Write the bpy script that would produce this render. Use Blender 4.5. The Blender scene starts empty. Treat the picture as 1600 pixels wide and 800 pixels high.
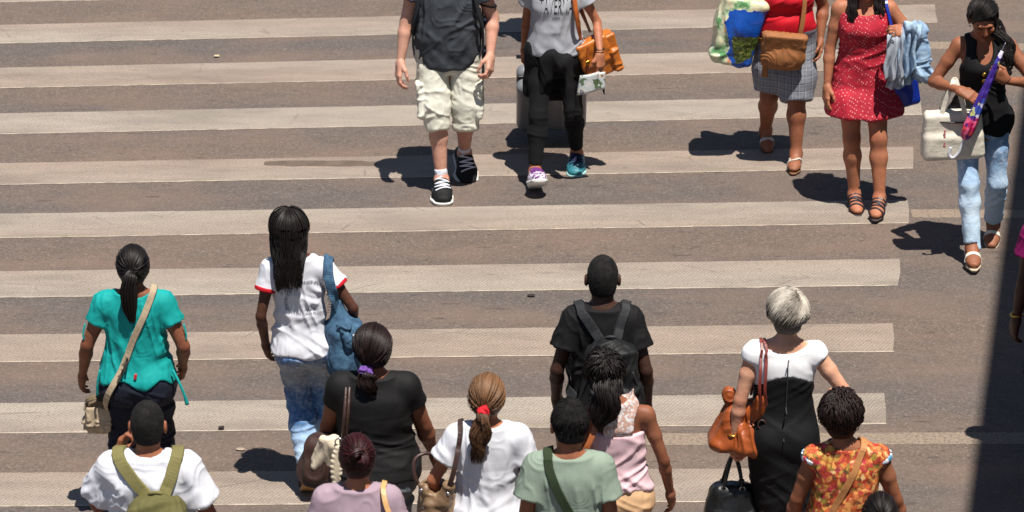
import bpy, math, random
import numpy as np
from mathutils import Vector, Matrix
from mathutils.bvhtree import BVHTree

random.seed(7)
RNG = np.random.default_rng(7)
SC = bpy.context.scene
COL = SC.collection
D2R = math.radians

# ------------------------------------------------------------------ camera, sky, sun, exposure
cam_data = bpy.data.cameras.new('camera')
cam = bpy.data.objects.new('camera', cam_data)
COL.objects.link(cam)
cam.location = (0, 0, 8.76)
cam.rotation_euler = (D2R(90 - 22), 0, 0)
cam_data.sensor_width = 36
cam_data.lens = 127.1
cam_data.clip_start = 0.5
cam_data.clip_end = 500
cam_data.dof.use_dof = True
cam_data.dof.focus_distance = 21.5
cam_data.dof.aperture_fstop = 5.6
SC.camera = cam

SUN_DIR = Vector((0.14, -0.27, 1.0)).normalized()
world = bpy.data.worlds.new('World')
SC.world = world
world.use_nodes = True
wn = world.node_tree
bg = wn.nodes['Background']
sky = wn.nodes.new('ShaderNodeTexSky')
sky.sky_type = 'NISHITA'
sky.sun_disc = False
sky.sun_elevation = math.asin(SUN_DIR.z)
sky.sun_rotation = math.atan2(SUN_DIR.x, SUN_DIR.y)
sky.altitude = 1000
wn.links.new(sky.outputs[0], bg.inputs[0])
bg.inputs[1].default_value = 0.05
sun_data = bpy.data.lights.new('sun', 'SUN')
sun_data.energy = 4.6
sun_data.angle = D2R(0.53)
sun_data.color = (1.0, 0.95, 0.88)
sun = bpy.data.objects.new('sun', sun_data)
sun.rotation_euler = SUN_DIR.to_track_quat('Z', 'Y').to_euler()
sun.location = (2, 10, 30)
COL.objects.link(sun)
SC.view_settings.view_transform = 'Standard'
SC.view_settings.look = 'None'
SC.view_settings.exposure = 0.75
SC.view_settings.gamma = 1.0
SC.cycles.max_bounces = 6
SC.cycles.use_denoising = True

# ------------------------------------------------------------------ materials
def rgb(r, g, b):
    f = lambda c: (c / 255 / 12.92) if c / 255 < .04045 else ((c / 255 + .055) / 1.055) ** 2.4
    return (f(r), f(g), f(b))

class NT:
    """small helper round a material's node tree"""
    def __init__(s, name):
        s.m = bpy.data.materials.new(name)
        s.m.use_nodes = True
        s.t = s.m.node_tree
        s.b = s.t.nodes['Principled BSDF']
        s._co = None
    def n(s, kind, **kw):
        nd = s.t.nodes.new('ShaderNode' + kind)
        for k, v in kw.items():
            if k.startswith('i_'):
                nd.inputs[k[2:].replace('_', ' ')].default_value = v
            else:
                setattr(nd, k, v)
        return nd
    def l(s, a, b):
        s.t.links.new(a, b)
    def co(s):
        if s._co is None:
            s._co = s.n('TexCoord').outputs['Object']
        return s._co
    def mapped(s, scale, rot=(0, 0, 0)):
        mp = s.n('Mapping')
        mp.inputs['Scale'].default_value = scale
        mp.inputs['Rotation'].default_value = rot
        s.l(s.co(), mp.inputs['Vector'])
        return mp.outputs[0]
    def noise(s, scale, detail=3, vec=None, rough=.55):
        nd = s.n('TexNoise')
        nd.inputs['Scale'].default_value = scale
        nd.inputs['Detail'].default_value = detail
        nd.inputs['Roughness'].default_value = rough
        s.l(vec if vec is not None else s.co(), nd.inputs['Vector'])
        return nd.outputs['Fac']
    def ramp(s, fac, stops, interp='LINEAR'):
        nd = s.n('ValToRGB')
        nd.color_ramp.interpolation = interp
        el = nd.color_ramp.elements
        while len(el) < len(stops):
            el.new(0.5)
        for e, (p, c) in zip(el, stops):
            e.position = p
            e.color = (c[0], c[1], c[2], 1) if not np.isscalar(c) else (c, c, c, 1)
        s.l(fac, nd.inputs[0])
        return nd.outputs[0]
    def mix(s, fac, a, b, mode='MIX'):
        nd = s.n('Mix', data_type='RGBA', blend_type=mode)
        for sock, v in ((0, fac), (6, a), (7, b)):
            if isinstance(v, (int, float)):
                nd.inputs[sock].default_value = v if sock == 0 else (v, v, v, 1)
            elif isinstance(v, tuple):
                nd.inputs[sock].default_value = (*v, 1)
            else:
                s.l(v, nd.inputs[sock])
        return nd.outputs[2]
    def math(s, op, a, b=0.0, c=0.0):
        nd = s.n('Math', operation=op)
        for i, v in enumerate((a, b, c)):
            if isinstance(v, (int, float)):
                nd.inputs[i].default_value = v
            else:
                s.l(v, nd.inputs[i])
        return nd.outputs[0]
    def bump(s, h, strength=.3, dist=.01):
        nd = s.n('Bump')
        nd.inputs['Strength'].default_value = strength
        nd.inputs['Distance'].default_value = dist
        s.l(h, nd.inputs['Height'])
        if s.b.inputs['Normal'].links:
            s.l(s.b.inputs['Normal'].links[0].from_socket, nd.inputs['Normal'])
        s.l(nd.outputs[0], s.b.inputs['Normal'])
    def set(s, **kw):
        for k, v in kw.items():
            s.b.inputs[k.replace('_', ' ')].default_value = v
        return s

def cloth(name, c, rough=.85, var=.12, crease=.35, cs=13, weave=True, sheen=.0):
    t = NT(name)
    n1 = t.noise(9, 4)
    f = t.ramp(n1, [(.3, 1 - var), (.7, 1 + var * .6)])
    t.l(t.mix(1.0, c, f, 'MULTIPLY'), t.b.inputs['Base Color'])
    t.set(Roughness=rough)
    t.b.inputs['Specular IOR Level'].default_value = .25
    if sheen:
        t.b.inputs['Sheen Weight'].default_value = sheen
    nz = t.noise(cs, 3, t.mapped((1.0, 1.0, .4), (.3, .45, 0)), .45)
    rid = t.math('ABSOLUTE', t.math('SUBTRACT', nz, .5))
    t.bump(rid, crease * .75, .02)
    if weave:
        t.bump(t.noise(700, 1), .10, .001)
    return t.m

def skin_mat(name, c):
    t = NT(name)
    at = t.n('Attribute', attribute_name='tint')
    base = t.mix(1.0, c, t.ramp(t.noise(14, 5, None, .65), [(.25, .72), (.75, 1.12)]), 'MULTIPLY')
    base = t.mix(t.ramp(t.noise(6, 3), [(.45, 0), (.75, .35)]), base, tuple(np.array(c) * V(1.12, .78, .72)))
    t.l(t.mix(1.0, base, at.outputs['Color'], 'MULTIPLY'), t.b.inputs['Base Color'])
    t.set(Roughness=.56)
    t.b.inputs['Specular IOR Level'].default_value = .3
    t.b.inputs['Subsurface Weight'].default_value = .08
    t.b.inputs['Subsurface Radius'].default_value = (.02, .008, .004)
    t.bump(t.noise(160, 2), .2, .002)
    t.bump(t.noise(22, 3), .25, .012)
    return t.m

def hair_mat(name, dark, light, rough=.38):
    t = NT(name)
    at = t.n('Attribute', attribute_name='tint')
    sep = t.n('SeparateColor')
    t.l(at.outputs['Color'], sep.inputs[0])
    t.l(t.mix(sep.outputs[0], dark, light), t.b.inputs['Base Color'])
    t.set(Roughness=rough + .14)
    t.b.inputs['Specular IOR Level'].default_value = .28
    t.bump(t.noise(240, 2), .15, .002)
    return t.m

def crop_mat(name, c):
    t = NT(name)
    t.l(t.mix(t.ramp(t.noise(34, 4, None, .7), [(.42, 0), (.75, .5)]), t.mix(1.0, c, t.ramp(t.noise(190, 2), [(.3, .5), (.7, 1.7)]), 'MULTIPLY'), rgb(52, 48, 46)), t.b.inputs['Base Color'])
    t.set(Roughness=.9)
    t.b.inputs['Specular IOR Level'].default_value = .2
    t.bump(t.noise(220, 2), .8, .004)
    return t.m

def leather(name, c, rough=.42, var=.25):
    t = NT(name)
    t.l(t.mix(1.0, c, t.ramp(t.noise(12, 5), [(.3, 1 - var), (.7, 1 + var * .5)]), 'MULTIPLY'), t.b.inputs['Base Color'])
    t.set(Roughness=rough)
    t.bump(t.noise(180, 3), .25, .002)
    t.bump(t.noise(18, 3), .35, .015)
    return t.m

def plain(name, c, rough=.5, metal=0.0):
    t = NT(name)
    t.l(t.mix(1.0, c, t.ramp(t.noise(40, 3), [(.3, .88), (.7, 1.06)]), 'MULTIPLY'), t.b.inputs['Base Color'])
    t.set(Roughness=rough, Metallic=metal)
    return t.m

# ------------------------------------------------------------------ numpy noise
def _h(i, j, k):
    n = (i * 374761393 + j * 668265263 + k * 2147483647 + 1013904223) & 0xffffffff
    n = ((n ^ (n >> 13)) * 1274126177) & 0xffffffff
    return ((n ^ (n >> 16)) & 0xffff) / 65535.0

def vnoise(P, seed=0):
    P = np.asarray(P, np.float64) + seed * 17.31
    I = np.floor(P).astype(np.int64)
    f = P - I
    f = f * f * (3 - 2 * f)
    i, j, k = I[:, 0], I[:, 1], I[:, 2]
    r = 0
    for a in (0, 1):
        wa = f[:, 0] if a else 1 - f[:, 0]
        for b in (0, 1):
            wb = f[:, 1] if b else 1 - f[:, 1]
            for c in (0, 1):
                wc = f[:, 2] if c else 1 - f[:, 2]
                r = r + wa * wb * wc * _h(i + a, j + b, k + c)
    return r

def ridge(P, seed=0):
    w = np.stack([vnoise(P * .7, seed + 3), vnoise(P * .7, seed + 5), vnoise(P * .7, seed + 9)], 1)
    return 1 - np.abs(2 * vnoise(P + 1.3 * w, seed) - 1)

# ------------------------------------------------------------------ implicit shapes
def unit(v):
    v = np.asarray(v, float)
    return v / (np.linalg.norm(v) + 1e-9)

def V(*a):
    return np.array(a, float)

def cone(a, b, ra, rb, k=.02, flat=None, squash=None):
    """tapered capsule; flat: cut square at 'b' or 'ab'; squash=(axis, factor) flattens it along an axis"""
    a, b = np.asarray(a, float), np.asarray(b, float)
    ab = b - a
    L = np.linalg.norm(ab) + 1e-9
    dr = ab / L
    def f(P):
        q = P - a
        if squash is not None:
            ax = np.asarray(squash[0], float)
            q = q + (squash[1] - 1) * (q @ ax)[..., None] * ax
        t = np.clip(q @ dr / L, 0, 1)
        d = np.linalg.norm(q - t[..., None] * ab, axis=-1) - (ra + (rb - ra) * t)
        if flat and 'b' in flat:
            d = np.maximum(d, (P - b) @ dr)
        if flat and 'a' in flat:
            d = np.maximum(d, (a - P) @ dr)
        return d
    r = max(ra, rb)
    return (f, np.minimum(a, b) - r, np.maximum(a, b) + r, k)

def ell(c, r, k=.02, R=None):
    c, r = np.asarray(c, float), np.asarray(r, float)
    def f(P):
        q = P - c
        if R is not None:
            q = q @ R            # R columns are the local axes
        k0 = np.linalg.norm(q / r, axis=-1)
        k1 = np.linalg.norm(q / (r * r), axis=-1) + 1e-9
        return k0 * (k0 - 1) / k1
    m = max(r) if R is not None else r
    return (f, c - m, c + m, k)

def box(c, h, rnd=.01, k=.01, R=None, taper=0.0):
    """rounded box with half sizes h; taper narrows x, y towards +z"""
    c, h = np.asarray(c, float), np.asarray(h, float)
    def f(P):
        q = P - c
        if R is not None:
            q = q @ R
        if taper:
            sc = 1 - taper * np.clip(q[..., 2:3] / h[2], -1, 1) * .5
            q = np.concatenate([q[..., :2] / sc, q[..., 2:3]], -1)
        w = np.abs(q) - (h - rnd)
        return np.linalg.norm(np.maximum(w, 0), axis=-1) + np.minimum(w.max(-1), 0) - rnd
    m = np.linalg.norm(h) if R is not None else h * (1 + abs(taper) * .5)
    return (f, c - m, c + m, k)

def loft(rows, k=.03, n=2.3):
    """vertical loft of super-ellipses, rows = (z, cx, cy, rx, ry)"""
    A = np.array(rows, float)
    z = np.linspace(A[0, 0], A[-1, 0], 90)
    T = np.stack([np.interp(z, A[:, 0], A[:, c]) for c in range(1, 5)], 1)
    for _ in range(3):
        E = np.vstack([T[:1], T[:1], T, T[-1:], T[-1:]])
        T = (E[:-4] + E[1:-3] + E[2:-2] + E[3:-1] + E[4:]) / 5
    def f(P):
        zz = P[..., 2]
        cx, cy, rx, ry = (np.interp(zz, z, T[:, c]) for c in range(4))
        x, y = P[..., 0] - cx, P[..., 1] - cy
        rho = ((np.abs(x) / rx) ** n + (np.abs(y) / ry) ** n) ** (1 / n) + 1e-6
        d = np.sqrt(x * x + y * y + 1e-9) * (1 - 1 / rho)
        return np.maximum(d, np.maximum(z[0] - zz, zz - z[-1]))
    lo = [(A[:, 1] - A[:, 3]).min(), (A[:, 2] - A[:, 4]).min(), z[0]]
    hi = [(A[:, 1] + A[:, 3]).max(), (A[:, 2] + A[:, 4]).max(), z[-1]]
    return (f, np.array(lo), np.array(hi), k)

def smin(a, b, k):
    if k <= 0:
        return np.minimum(a, b)
    h = np.maximum(k - np.abs(a - b), 0) / k
    return np.minimum(a, b) - h * h * k * .25

def feval(prims, P):
    P = np.asarray(P, float)
    F = np.full(P.shape[:-1], .5)
    for f, lo, hi, k in prims:
        F = smin(F, f(P), k)
    return F

def fgrad(prims, P, e=.004):
    g = np.stack([feval(prims, P + e * d) - feval(prims, P - e * d) for d in np.eye(3)], -1)
    return g / (np.linalg.norm(g, axis=-1, keepdims=True) + 1e-9)

def polygonise(prims, vox=.008, cuts=(), keeps=()):
    """surface nets of the smooth union of prims; cuts (fields to subtract), keeps (half-space functions to stay below 0)"""
    lo = np.min([p[1] for p in prims], 0) - 3 * vox
    hi = np.max([p[2] for p in prims], 0) + 3 * vox
    n = np.ceil((hi - lo) / vox).astype(int) + 1
    ax = [lo[i] + vox * np.arange(n[i]) for i in range(3)]
    F = np.full(n, .2)
    def sub(l, h, m):
        i0 = np.clip(np.floor((l - m - lo) / vox).astype(int), 0, n - 1)
        i1 = np.clip(np.ceil((h + m - lo) / vox).astype(int) + 1, 1, n)
        sl = tuple(slice(a, b) for a, b in zip(i0, i1))
        G = np.stack(np.meshgrid(*[ax[i][sl[i]] for i in range(3)], indexing='ij'), -1)
        return sl, G
    for f, l, h, k in prims:
        sl, G = sub(l, h, k + 2 * vox)
        F[sl] = smin(F[sl], f(G), k)
    for f, l, h, k in cuts:
        sl, G = sub(l, h, k + 2 * vox)
        F[sl] = -smin(-F[sl], f(G), k)
    if keeps:
        G = np.stack(np.meshgrid(*ax, indexing='ij'), -1)
        for f in keeps:
            F = np.maximum(F, f(G))
    F[0] = F[-1] = .2
    F[:, 0] = F[:, -1] = .2
    F[:, :, 0] = F[:, :, -1] = .2
    S = F < 0
    c = np.zeros(n - 1, np.int8)
    for i in (0, 1):
        for j in (0, 1):
            for l in (0, 1):
                c += S[i:n[0] - 1 + i, j:n[1] - 1 + j, l:n[2] - 1 + l]
    act = (c > 0) & (c < 8)
    ids = np.full(act.shape, -1, np.int64)
    I = np.argwhere(act)
    ids[act] = np.arange(len(I))
    acc = np.zeros((len(I), 3))
    cnt = np.zeros(len(I))
    E = [(a, b) for a in range(8) for b in range(8) if a < b and bin(a ^ b).count('1') == 1]
    off = [np.array([(a >> 2) & 1, (a >> 1) & 1, a & 1]) for a in range(8)]
    val = [F[tuple((I + o).T)] for o in off]
    for a, b in E:
        m = (val[a] < 0) != (val[b] < 0)
        t = val[a][m] / (val[a][m] - val[b][m])
        acc[m] += off[a] + t[:, None] * (off[b] - off[a])
        cnt[m] += 1
    verts = lo + vox * (I + acc / cnt[:, None])
    quads = []
    for axn in range(3):
        u, v = [(1, 2), (2, 0), (0, 1)][axn]
        sl0 = [slice(None)] * 3
        sl1 = [slice(None)] * 3
        sl0[axn], sl1[axn] = slice(0, -1), slice(1, None)
        A, B = S[tuple(sl0)], S[tuple(sl1)]
        X = np.argwhere(A != B)
        X = X[(X[:, u] > 0) & (X[:, v] > 0)]
        X = X[(X[:, u] < n[u] - 1) & (X[:, v] < n[v] - 1)]
        inside = A[tuple(X.T)]
        du, dv = np.zeros(3, int), np.zeros(3, int)
        du[u], dv[v] = 1, 1
        q = np.stack([ids[tuple((X - du - dv).T)], ids[tuple((X - dv).T)], ids[tuple(X.T)], ids[tuple((X - du).T)]], 1)
        q[~inside] = q[~inside][:, ::-1]
        quads.append(q)
    return verts, np.concatenate(quads)

# ------------------------------------------------------------------ meshes
def vnormals(v, q):
    fn = np.cross(v[q[:, 2]] - v[q[:, 0]], v[q[:, 3 if q.shape[1] > 3 else 1]] - v[q[:, 1]])
    if q.shape[1] == 3:
        fn = np.cross(v[q[:, 1]] - v[q[:, 0]], v[q[:, 2]] - v[q[:, 0]])
    N = np.zeros_like(v)
    for c in range(q.shape[1]):
        np.add.at(N, q[:, c], fn)
    return N / (np.linalg.norm(N, axis=1, keepdims=True) + 1e-12)

def relax(v, q, it=1, w=.5):
    for _ in range(it):
        a = np.zeros_like(v)
        c = np.zeros(len(v))
        for i in range(q.shape[1]):
            for j in ((i + 1) % q.shape[1], (i - 1) % q.shape[1]):
                np.add.at(a, q[:, i], v[q[:, j]])
                np.add.at(c, q[:, i], 1)
        v = v + w * (a / np.maximum(c, 1)[:, None] - v)
    return v

def obj(name, v, q, m, parent=None, origin=None, smooth=True, tint=None, mats=None, fmat=None):
    """link ONE mesh object; q is an (F,3|4) array or a list of arrays"""
    v = np.asarray(v, float)
    if origin is not None:
        v = v - origin
    qs = q if isinstance(q, list) else [q]
    me = bpy.data.meshes.new(name)
    me.vertices.add(len(v))
    me.vertices.foreach_set('co', v.astype(np.float32).ravel())
    loops = np.concatenate([a.ravel() for a in qs]).astype(np.int32)
    sizes = np.concatenate([np.full(len(a), a.shape[1]) for a in qs]).astype(np.int32)
    me.loops.add(len(loops))
    me.loops.foreach_set('vertex_index', loops)
    me.polygons.add(len(sizes))
    st = np.concatenate([[0], np.cumsum(sizes)[:-1]]).astype(np.int32)
    me.polygons.foreach_set('loop_start', st)
    me.polygons.foreach_set('loop_total', sizes)
    me.polygons.foreach_set('use_smooth', np.full(len(sizes), smooth))
    for mm in (mats or [m]):
        me.materials.append(mm)
    if fmat is not None:
        me.polygons.foreach_set('material_index', np.asarray(fmat, np.int32))
    if tint is not None:
        at = me.attributes.new('tint', 'FLOAT_COLOR', 'POINT')
        t = np.ones((len(v), 4), np.float32)
        t[:, :3] = tint
        at.data.foreach_set('color', t.ravel())
    me.update(calc_edges=True)
    me.validate()
    o = bpy.data.objects.new(name, me)
    COL.objects.link(o)
    if parent is not None:
        o.parent = parent
    return o

def sdf_obj(name, prims, m, parent=None, origin=None, vox=.008, cuts=(), keeps=(), folds=(), sm=1, tint=None):
    v, q = polygonise(prims, vox, cuts, keeps)
    if sm:
        v = relax(v, q, sm)
    if folds:
        v = v + vnormals(v, q) * fold_disp(v, folds)[:, None]
    return obj(name, v, q, m, parent, origin, tint=tint)

def fold_disp(v, folds):
    d = np.zeros(len(v))
    for i, fd in enumerate(folds):
        amp, sc = fd[0], np.asarray(fd[1], float)
        zlo, zhi = fd[2] if len(fd) > 2 else (-9, 9)
        w = np.clip((v[:, 2] - zlo) / .08, 0, 1) * np.clip((zhi - v[:, 2]) / .08, 0, 1)
        rot = fd[3] if len(fd) > 3 else 0
        c, s = math.cos(rot), math.sin(rot)
        P = np.stack([c * v[:, 0] + s * v[:, 2], v[:, 1], -s * v[:, 0] + c * v[:, 2]], 1)
        sd = i * 7 + int(abs(amp) * 1e5) % 11
        big = vnoise(P * sc * .42, sd)                       # folds run along the contours of a slow noise
        ph = 6.2832 * (4.6 * big + .4 * vnoise(P * sc, sd + 2))
        mask = np.clip((vnoise(P * 5.5, sd + 5) - .30) / .35, 0, 1)
        d += amp * w * (.25 + .75 * mask) * ((.5 + .5 * np.sin(ph)) ** 2.2 + .25 * vnoise(P * sc * 1.6, sd + 8)) * 1.0
    return d

def catmull(pts, n=12):
    P = np.asarray(pts, float)
    if len(P) < 3:
        return np.linspace(P[0], P[-1], n)
    E = np.vstack([2 * P[0] - P[1], P, 2 * P[-1] - P[-2]])
    out = []
    for i in range(1, len(E) - 2):
        t = np.linspace(0, 1, n, endpoint=False)[:, None]
        a, b, c, d = E[i - 1], E[i], E[i + 1], E[i + 2]
        out.append(.5 * ((2 * b) + (c - a) * t + (2 * a - 5 * b + 4 * c - d) * t ** 2 + (3 * b - a - 3 * c + d) * t ** 3))
    return np.vstack(out + [P[-1:]])

def tubes(lines, r, sides=4):
    """lines (S,n,3), r scalar / (n,) / (S,n): closed tubes as verts, quads"""
    L = np.asarray(lines, float)
    S, n, _ = L.shape
    r = np.broadcast_to(np.asarray(r, float), (S, n))
    T = np.gradient(L, axis=1)
    T /= np.linalg.norm(T, axis=2, keepdims=True) + 1e-9
    ref = np.where(np.abs(T[:, :1, 2:3]) > .9, V(1, 0, 0), V(0, 0, 1))
    ref = np.broadcast_to(ref, L.shape)
    N = np.cross(T, ref)
    bad = np.linalg.norm(N, axis=2, keepdims=True) < .2
    N = np.where(bad, np.cross(T, V(.3, 1, .1)), N)
    N /= np.linalg.norm(N, axis=2, keepdims=True) + 1e-9
    B = np.cross(T, N)
    ang = np.arange(sides) * 2 * math.pi / sides
    ring = L[:, :, None] + r[:, :, None, None] * (np.cos(ang)[:, None] * N[:, :, None] + np.sin(ang)[:, None] * B[:, :, None])
    v = ring.reshape(-1, 3)
    base = (np.arange(S) * n * sides)[:, None, None] + (np.arange(n - 1) * sides)[None, :, None]
    k = np.arange(sides)
    k2 = (k + 1) % sides
    q = np.stack([base + k, base + k2, base + sides + k2, base + sides + k], -1).reshape(-1, 4)
    return v, q

def tube_obj(name, pts, r, m, parent=None, origin=None, sides=8, n=10, closed=False):
    P = catmull(pts, n)
    if not closed:
        P = np.vstack([P[:1], P, P[-1:]])
        P[0] = P[1] + (P[1] - P[2]) * .02
        P[-1] = P[-2] + (P[-2] - P[-3]) * .02
    rr = np.interp(np.linspace(0, 1, len(P)), np.linspace(0, 1, len(np.atleast_1d(r))), np.atleast_1d(r)) if np.ndim(r) else np.full(len(P), float(r))
    if not closed:
        rr = rr.copy()
        rr[0] = rr[-1] = 1e-4
    v, q = tubes(P[None], rr, sides)
    return obj(name, v, q, m, parent, origin)

ZFIT = [1.0]

def zfit(pts):
    P = np.array(pts, float)
    if ZFIT[0] != 1.0:
        P[:, 2] = np.where(P[:, 2] > .95, .95 + (P[:, 2] - .95) * ZFIT[0], P[:, 2])
    return P

def ribbon_path(field, pts, off=.008, snap=True, n=10):
    P = catmull(zfit(pts), n)
    if field:
        if snap:
            for _ in range(6):
                P[1:-1] -= .8 * (fgrad(field, P[1:-1]) * (feval(field, P[1:-1]) - off)[:, None])
            for _ in range(3):
                P[1:-1] += .5 * ((P[2:] + P[:-2]) / 2 - P[1:-1])
        for _ in range(5):
            P += fgrad(field, P) * np.maximum(off - feval(field, P), 0)[:, None]
    return P

def ribbon(name, pts, width, m, parent=None, origin=None, field=None, off=.008, thick=.004, snap=True, n=10, normal=None, wob=0):
    """flat strap along pts, lying on the given field"""
    P = ribbon_path(field, pts, off, snap, n)
    T = np.gradient(P, axis=0)
    T /= np.linalg.norm(T, axis=1, keepdims=True) + 1e-9
    if normal is not None:
        N = np.broadcast_to(np.asarray(normal, float), P.shape).copy() if np.ndim(normal) == 1 else np.asarray(normal)
    else:
        N = fgrad(field, P)
        for _ in range(4):
            N[1:-1] = (N[2:] + N[:-2] + N[1:-1]) / 3
    W = np.cross(T, N)
    W /= np.linalg.norm(W, axis=1, keepdims=True) + 1e-9
    N = np.cross(W, T)
    w = width / 2 if np.ndim(width) == 0 else np.interp(np.linspace(0, 1, len(P)), np.linspace(0, 1, len(width)), width)[:, None] / 2
    t = thick / 2
    ring = np.stack([P + W * w - N * t, P + W * w * .85 + N * t, P - W * w * .85 + N * t, P - W * w - N * t], 1)
    v = ring.reshape(-1, 3)
    i = (np.arange(len(P) - 1) * 4)[:, None]
    k = np.arange(4)
    q = np.stack([i + k, i + (k + 1) % 4, i + 4 + (k + 1) % 4, i + 4 + k], -1).reshape(-1, 4)
    e = (len(P) - 1) * 4
    q = np.vstack([q, [[3, 2, 1, 0], [e, e + 1, e + 2, e + 3]]])
    return obj(name, v, q, m, parent, origin, smooth=False)

def grid_mesh(name, fn, nu, nv, m, parent=None, origin=None, thick=.004):
    """sheet with thickness: fn(u,v)->point arrays"""
    u, w = np.meshgrid(np.linspace(0, 1, nu), np.linspace(0, 1, nv), indexing='ij')
    P = fn(u, w)
    du = np.gradient(P, axis=0)
    dv = np.gradient(P, axis=1)
    N = np.cross(du, dv)
    N /= np.linalg.norm(N, axis=2, keepdims=True) + 1e-9
    A, B = P + N * thick / 2, P - N * thick / 2
    v = np.vstack([A.reshape(-1, 3), B.reshape(-1, 3)])
    ii = np.arange(nu * nv).reshape(nu, nv)
    a, b, c, d = ii[:-1, :-1], ii[1:, :-1], ii[1:, 1:], ii[:-1, 1:]
    f1 = np.stack([a, b, c, d], -1).reshape(-1, 4)
    off = nu * nv
    f2 = f1[:, ::-1] + off
    edge = []
    for line in (ii[:, 0][::-1], ii[-1, :][::-1], ii[:, -1], ii[0, :]):
        edge.append(np.stack([line[:-1], line[1:], line[1:] + off, line[:-1] + off], -1))
    return obj(name, v, np.vstack([f1, f2] + edge), m, parent, origin)

def lathe(name, prof, m, parent=None, origin=None, axis=(0, 0, 1), at=(0, 0, 0), seg=20, rip=0, nrip=8):
    """turn (r, h) pairs round an axis"""
    a = unit(axis)
    x = unit(np.cross(a, V(.31, .9, .2)))
    y = np.cross(a, x)
    th = np.arange(seg) * 2 * math.pi / seg
    v = []
    for r, h in prof:
        rr = r * (1 + rip * np.sin(nrip * th + h * 3))
        v.append(np.asarray(at) + h * a + (rr * np.cos(th))[:, None] * x + (rr * np.sin(th))[:, None] * y)
    v = np.vstack(v)
    i = (np.arange(len(prof) - 1) * seg)[:, None]
    k = np.arange(seg)
    q = np.stack([i + k, i + (k + 1) % seg, i + seg + (k + 1) % seg, i + seg + k], -1).reshape(-1, 4)
    return obj(name, v, q, m, parent, origin)

def text_on(name, body, m, surf, centre, width, outward, parent, origin=None, squeeze=1.0, height=None, lift=.003, arc=None, shear=0.0, up=V(0, 0, 1)):
    """lettering laid on an existing mesh object: outlines filled, then dropped on the surface along -outward"""
    cu = bpy.data.curves.new(name, 'FONT')
    cu.body = body
    cu.align_x = 'CENTER'
    cu.align_y = 'CENTER'
    cu.resolution_u = 3
    cu.shear = shear
    o = bpy.data.objects.new(name, cu)
    COL.objects.link(o)
    dg = bpy.context.evaluated_depsgraph_get()
    me = bpy.data.meshes.new_from_object(o.evaluated_get(dg))
    bpy.data.objects.remove(o)
    v = np.array([x.co[:] for x in me.vertices])
    f = [list(p.vertices) for p in me.polygons]
    tri = np.array([t for p in f for t in ([[p[0], p[i], p[i + 1]] for i in range(1, len(p) - 1)])], int)
    bpy.data.meshes.remove(me)
    span = v[:, 0].max() - v[:, 0].min()
    x = v[:, 0] / span
    y = v[:, 1] / span
    if height:
        y = y / (y.max() - y.min()) * height / width
    if arc:                                       # arc=(radius, centre angle): letters set round a circle
        R, a0 = arc
        ang = a0 - x * width / R
        rr = R + y * width
        X, Y = rr * np.cos(ang), rr * np.sin(ang)
    else:
        X, Y = x * width, y * width
    outward = unit(outward)
    right = unit(np.cross(up, outward))
    upv = np.cross(outward, right)
    P = np.asarray(centre) + X[:, None] * right + Y[:, None] * upv
    sm = surf.data
    bv = BVHTree.FromPolygons([w.co[:] for w in sm.vertices], [list(p.vertices) for p in sm.polygons])
    o0 = np.zeros(3) if origin is None else origin
    for i in range(len(P)):
        hit, nrm, _, _ = bv.ray_cast(Vector(P[i] - o0 + outward * .5), Vector(-outward), 1.0)
        if hit is not None:
            P[i] = np.array(hit) + o0 + outward * lift
    return obj(name, P, tri, m, parent, origin, smooth=False)

def thing(name, label, cat, loc=(0, 0, 0), rotz=0.0, group=None):
    o = bpy.data.objects.new(name, None)
    o.empty_display_size = .1
    COL.objects.link(o)
    o.location = loc
    o.rotation_euler = (0, 0, rotz)
    o['label'] = label
    o['category'] = cat
    if group:
        o['group'] = group
    return o

# ------------------------------------------------------------------ people
TORSO = {
    'f': [(.78, -.01, .135, .095), (.86, -.02, .170, .116), (.92, -.016, .168, .113), (1.0, -.005, .148, .100), (1.08, .0, .128, .090),
          (1.16, .0, .130, .093), (1.25, .006, .143, .104), (1.33, -.002, .148, .094), (1.39, -.012, .128, .072), (1.435, -.018, .075, .052)],
    'm': [(.78, -.01, .135, .095), (.88, -.014, .158, .106), (.95, -.01, .156, .104), (1.05, 0, .149, .101), (1.15, .0, .154, .106),
          (1.25, .0, .168, .113), (1.33, -.006, .172, .106), (1.39, -.014, .145, .078), (1.435, -.018, .085, .055)]}
SHOULDER = {'f': .158, 'm': .185}

def rotm(pitch, yaw, roll=0):
    return np.array((Matrix.Rotation(yaw, 3, 'Z') @ Matrix.Rotation(-pitch, 3, 'X') @ Matrix.Rotation(roll, 3, 'Y')))

def ik(a, c, l1, l2, pole):
    a, c = np.asarray(a, float), np.asarray(c, float)
    v = c - a
    d = np.linalg.norm(v)
    if d > (l1 + l2) * .995:
        c = a + v / d * (l1 + l2) * .995
        v = c - a
        d = np.linalg.norm(v)
    t = (d * d + l1 * l1 - l2 * l2) / (2 * d)
    hgt = math.sqrt(max(l1 * l1 - t * t, 0))
    u = v / d
    p = np.asarray(pole, float)
    p = unit(p - u * (p @ u))
    return a + u * t + p * hgt, c

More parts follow.
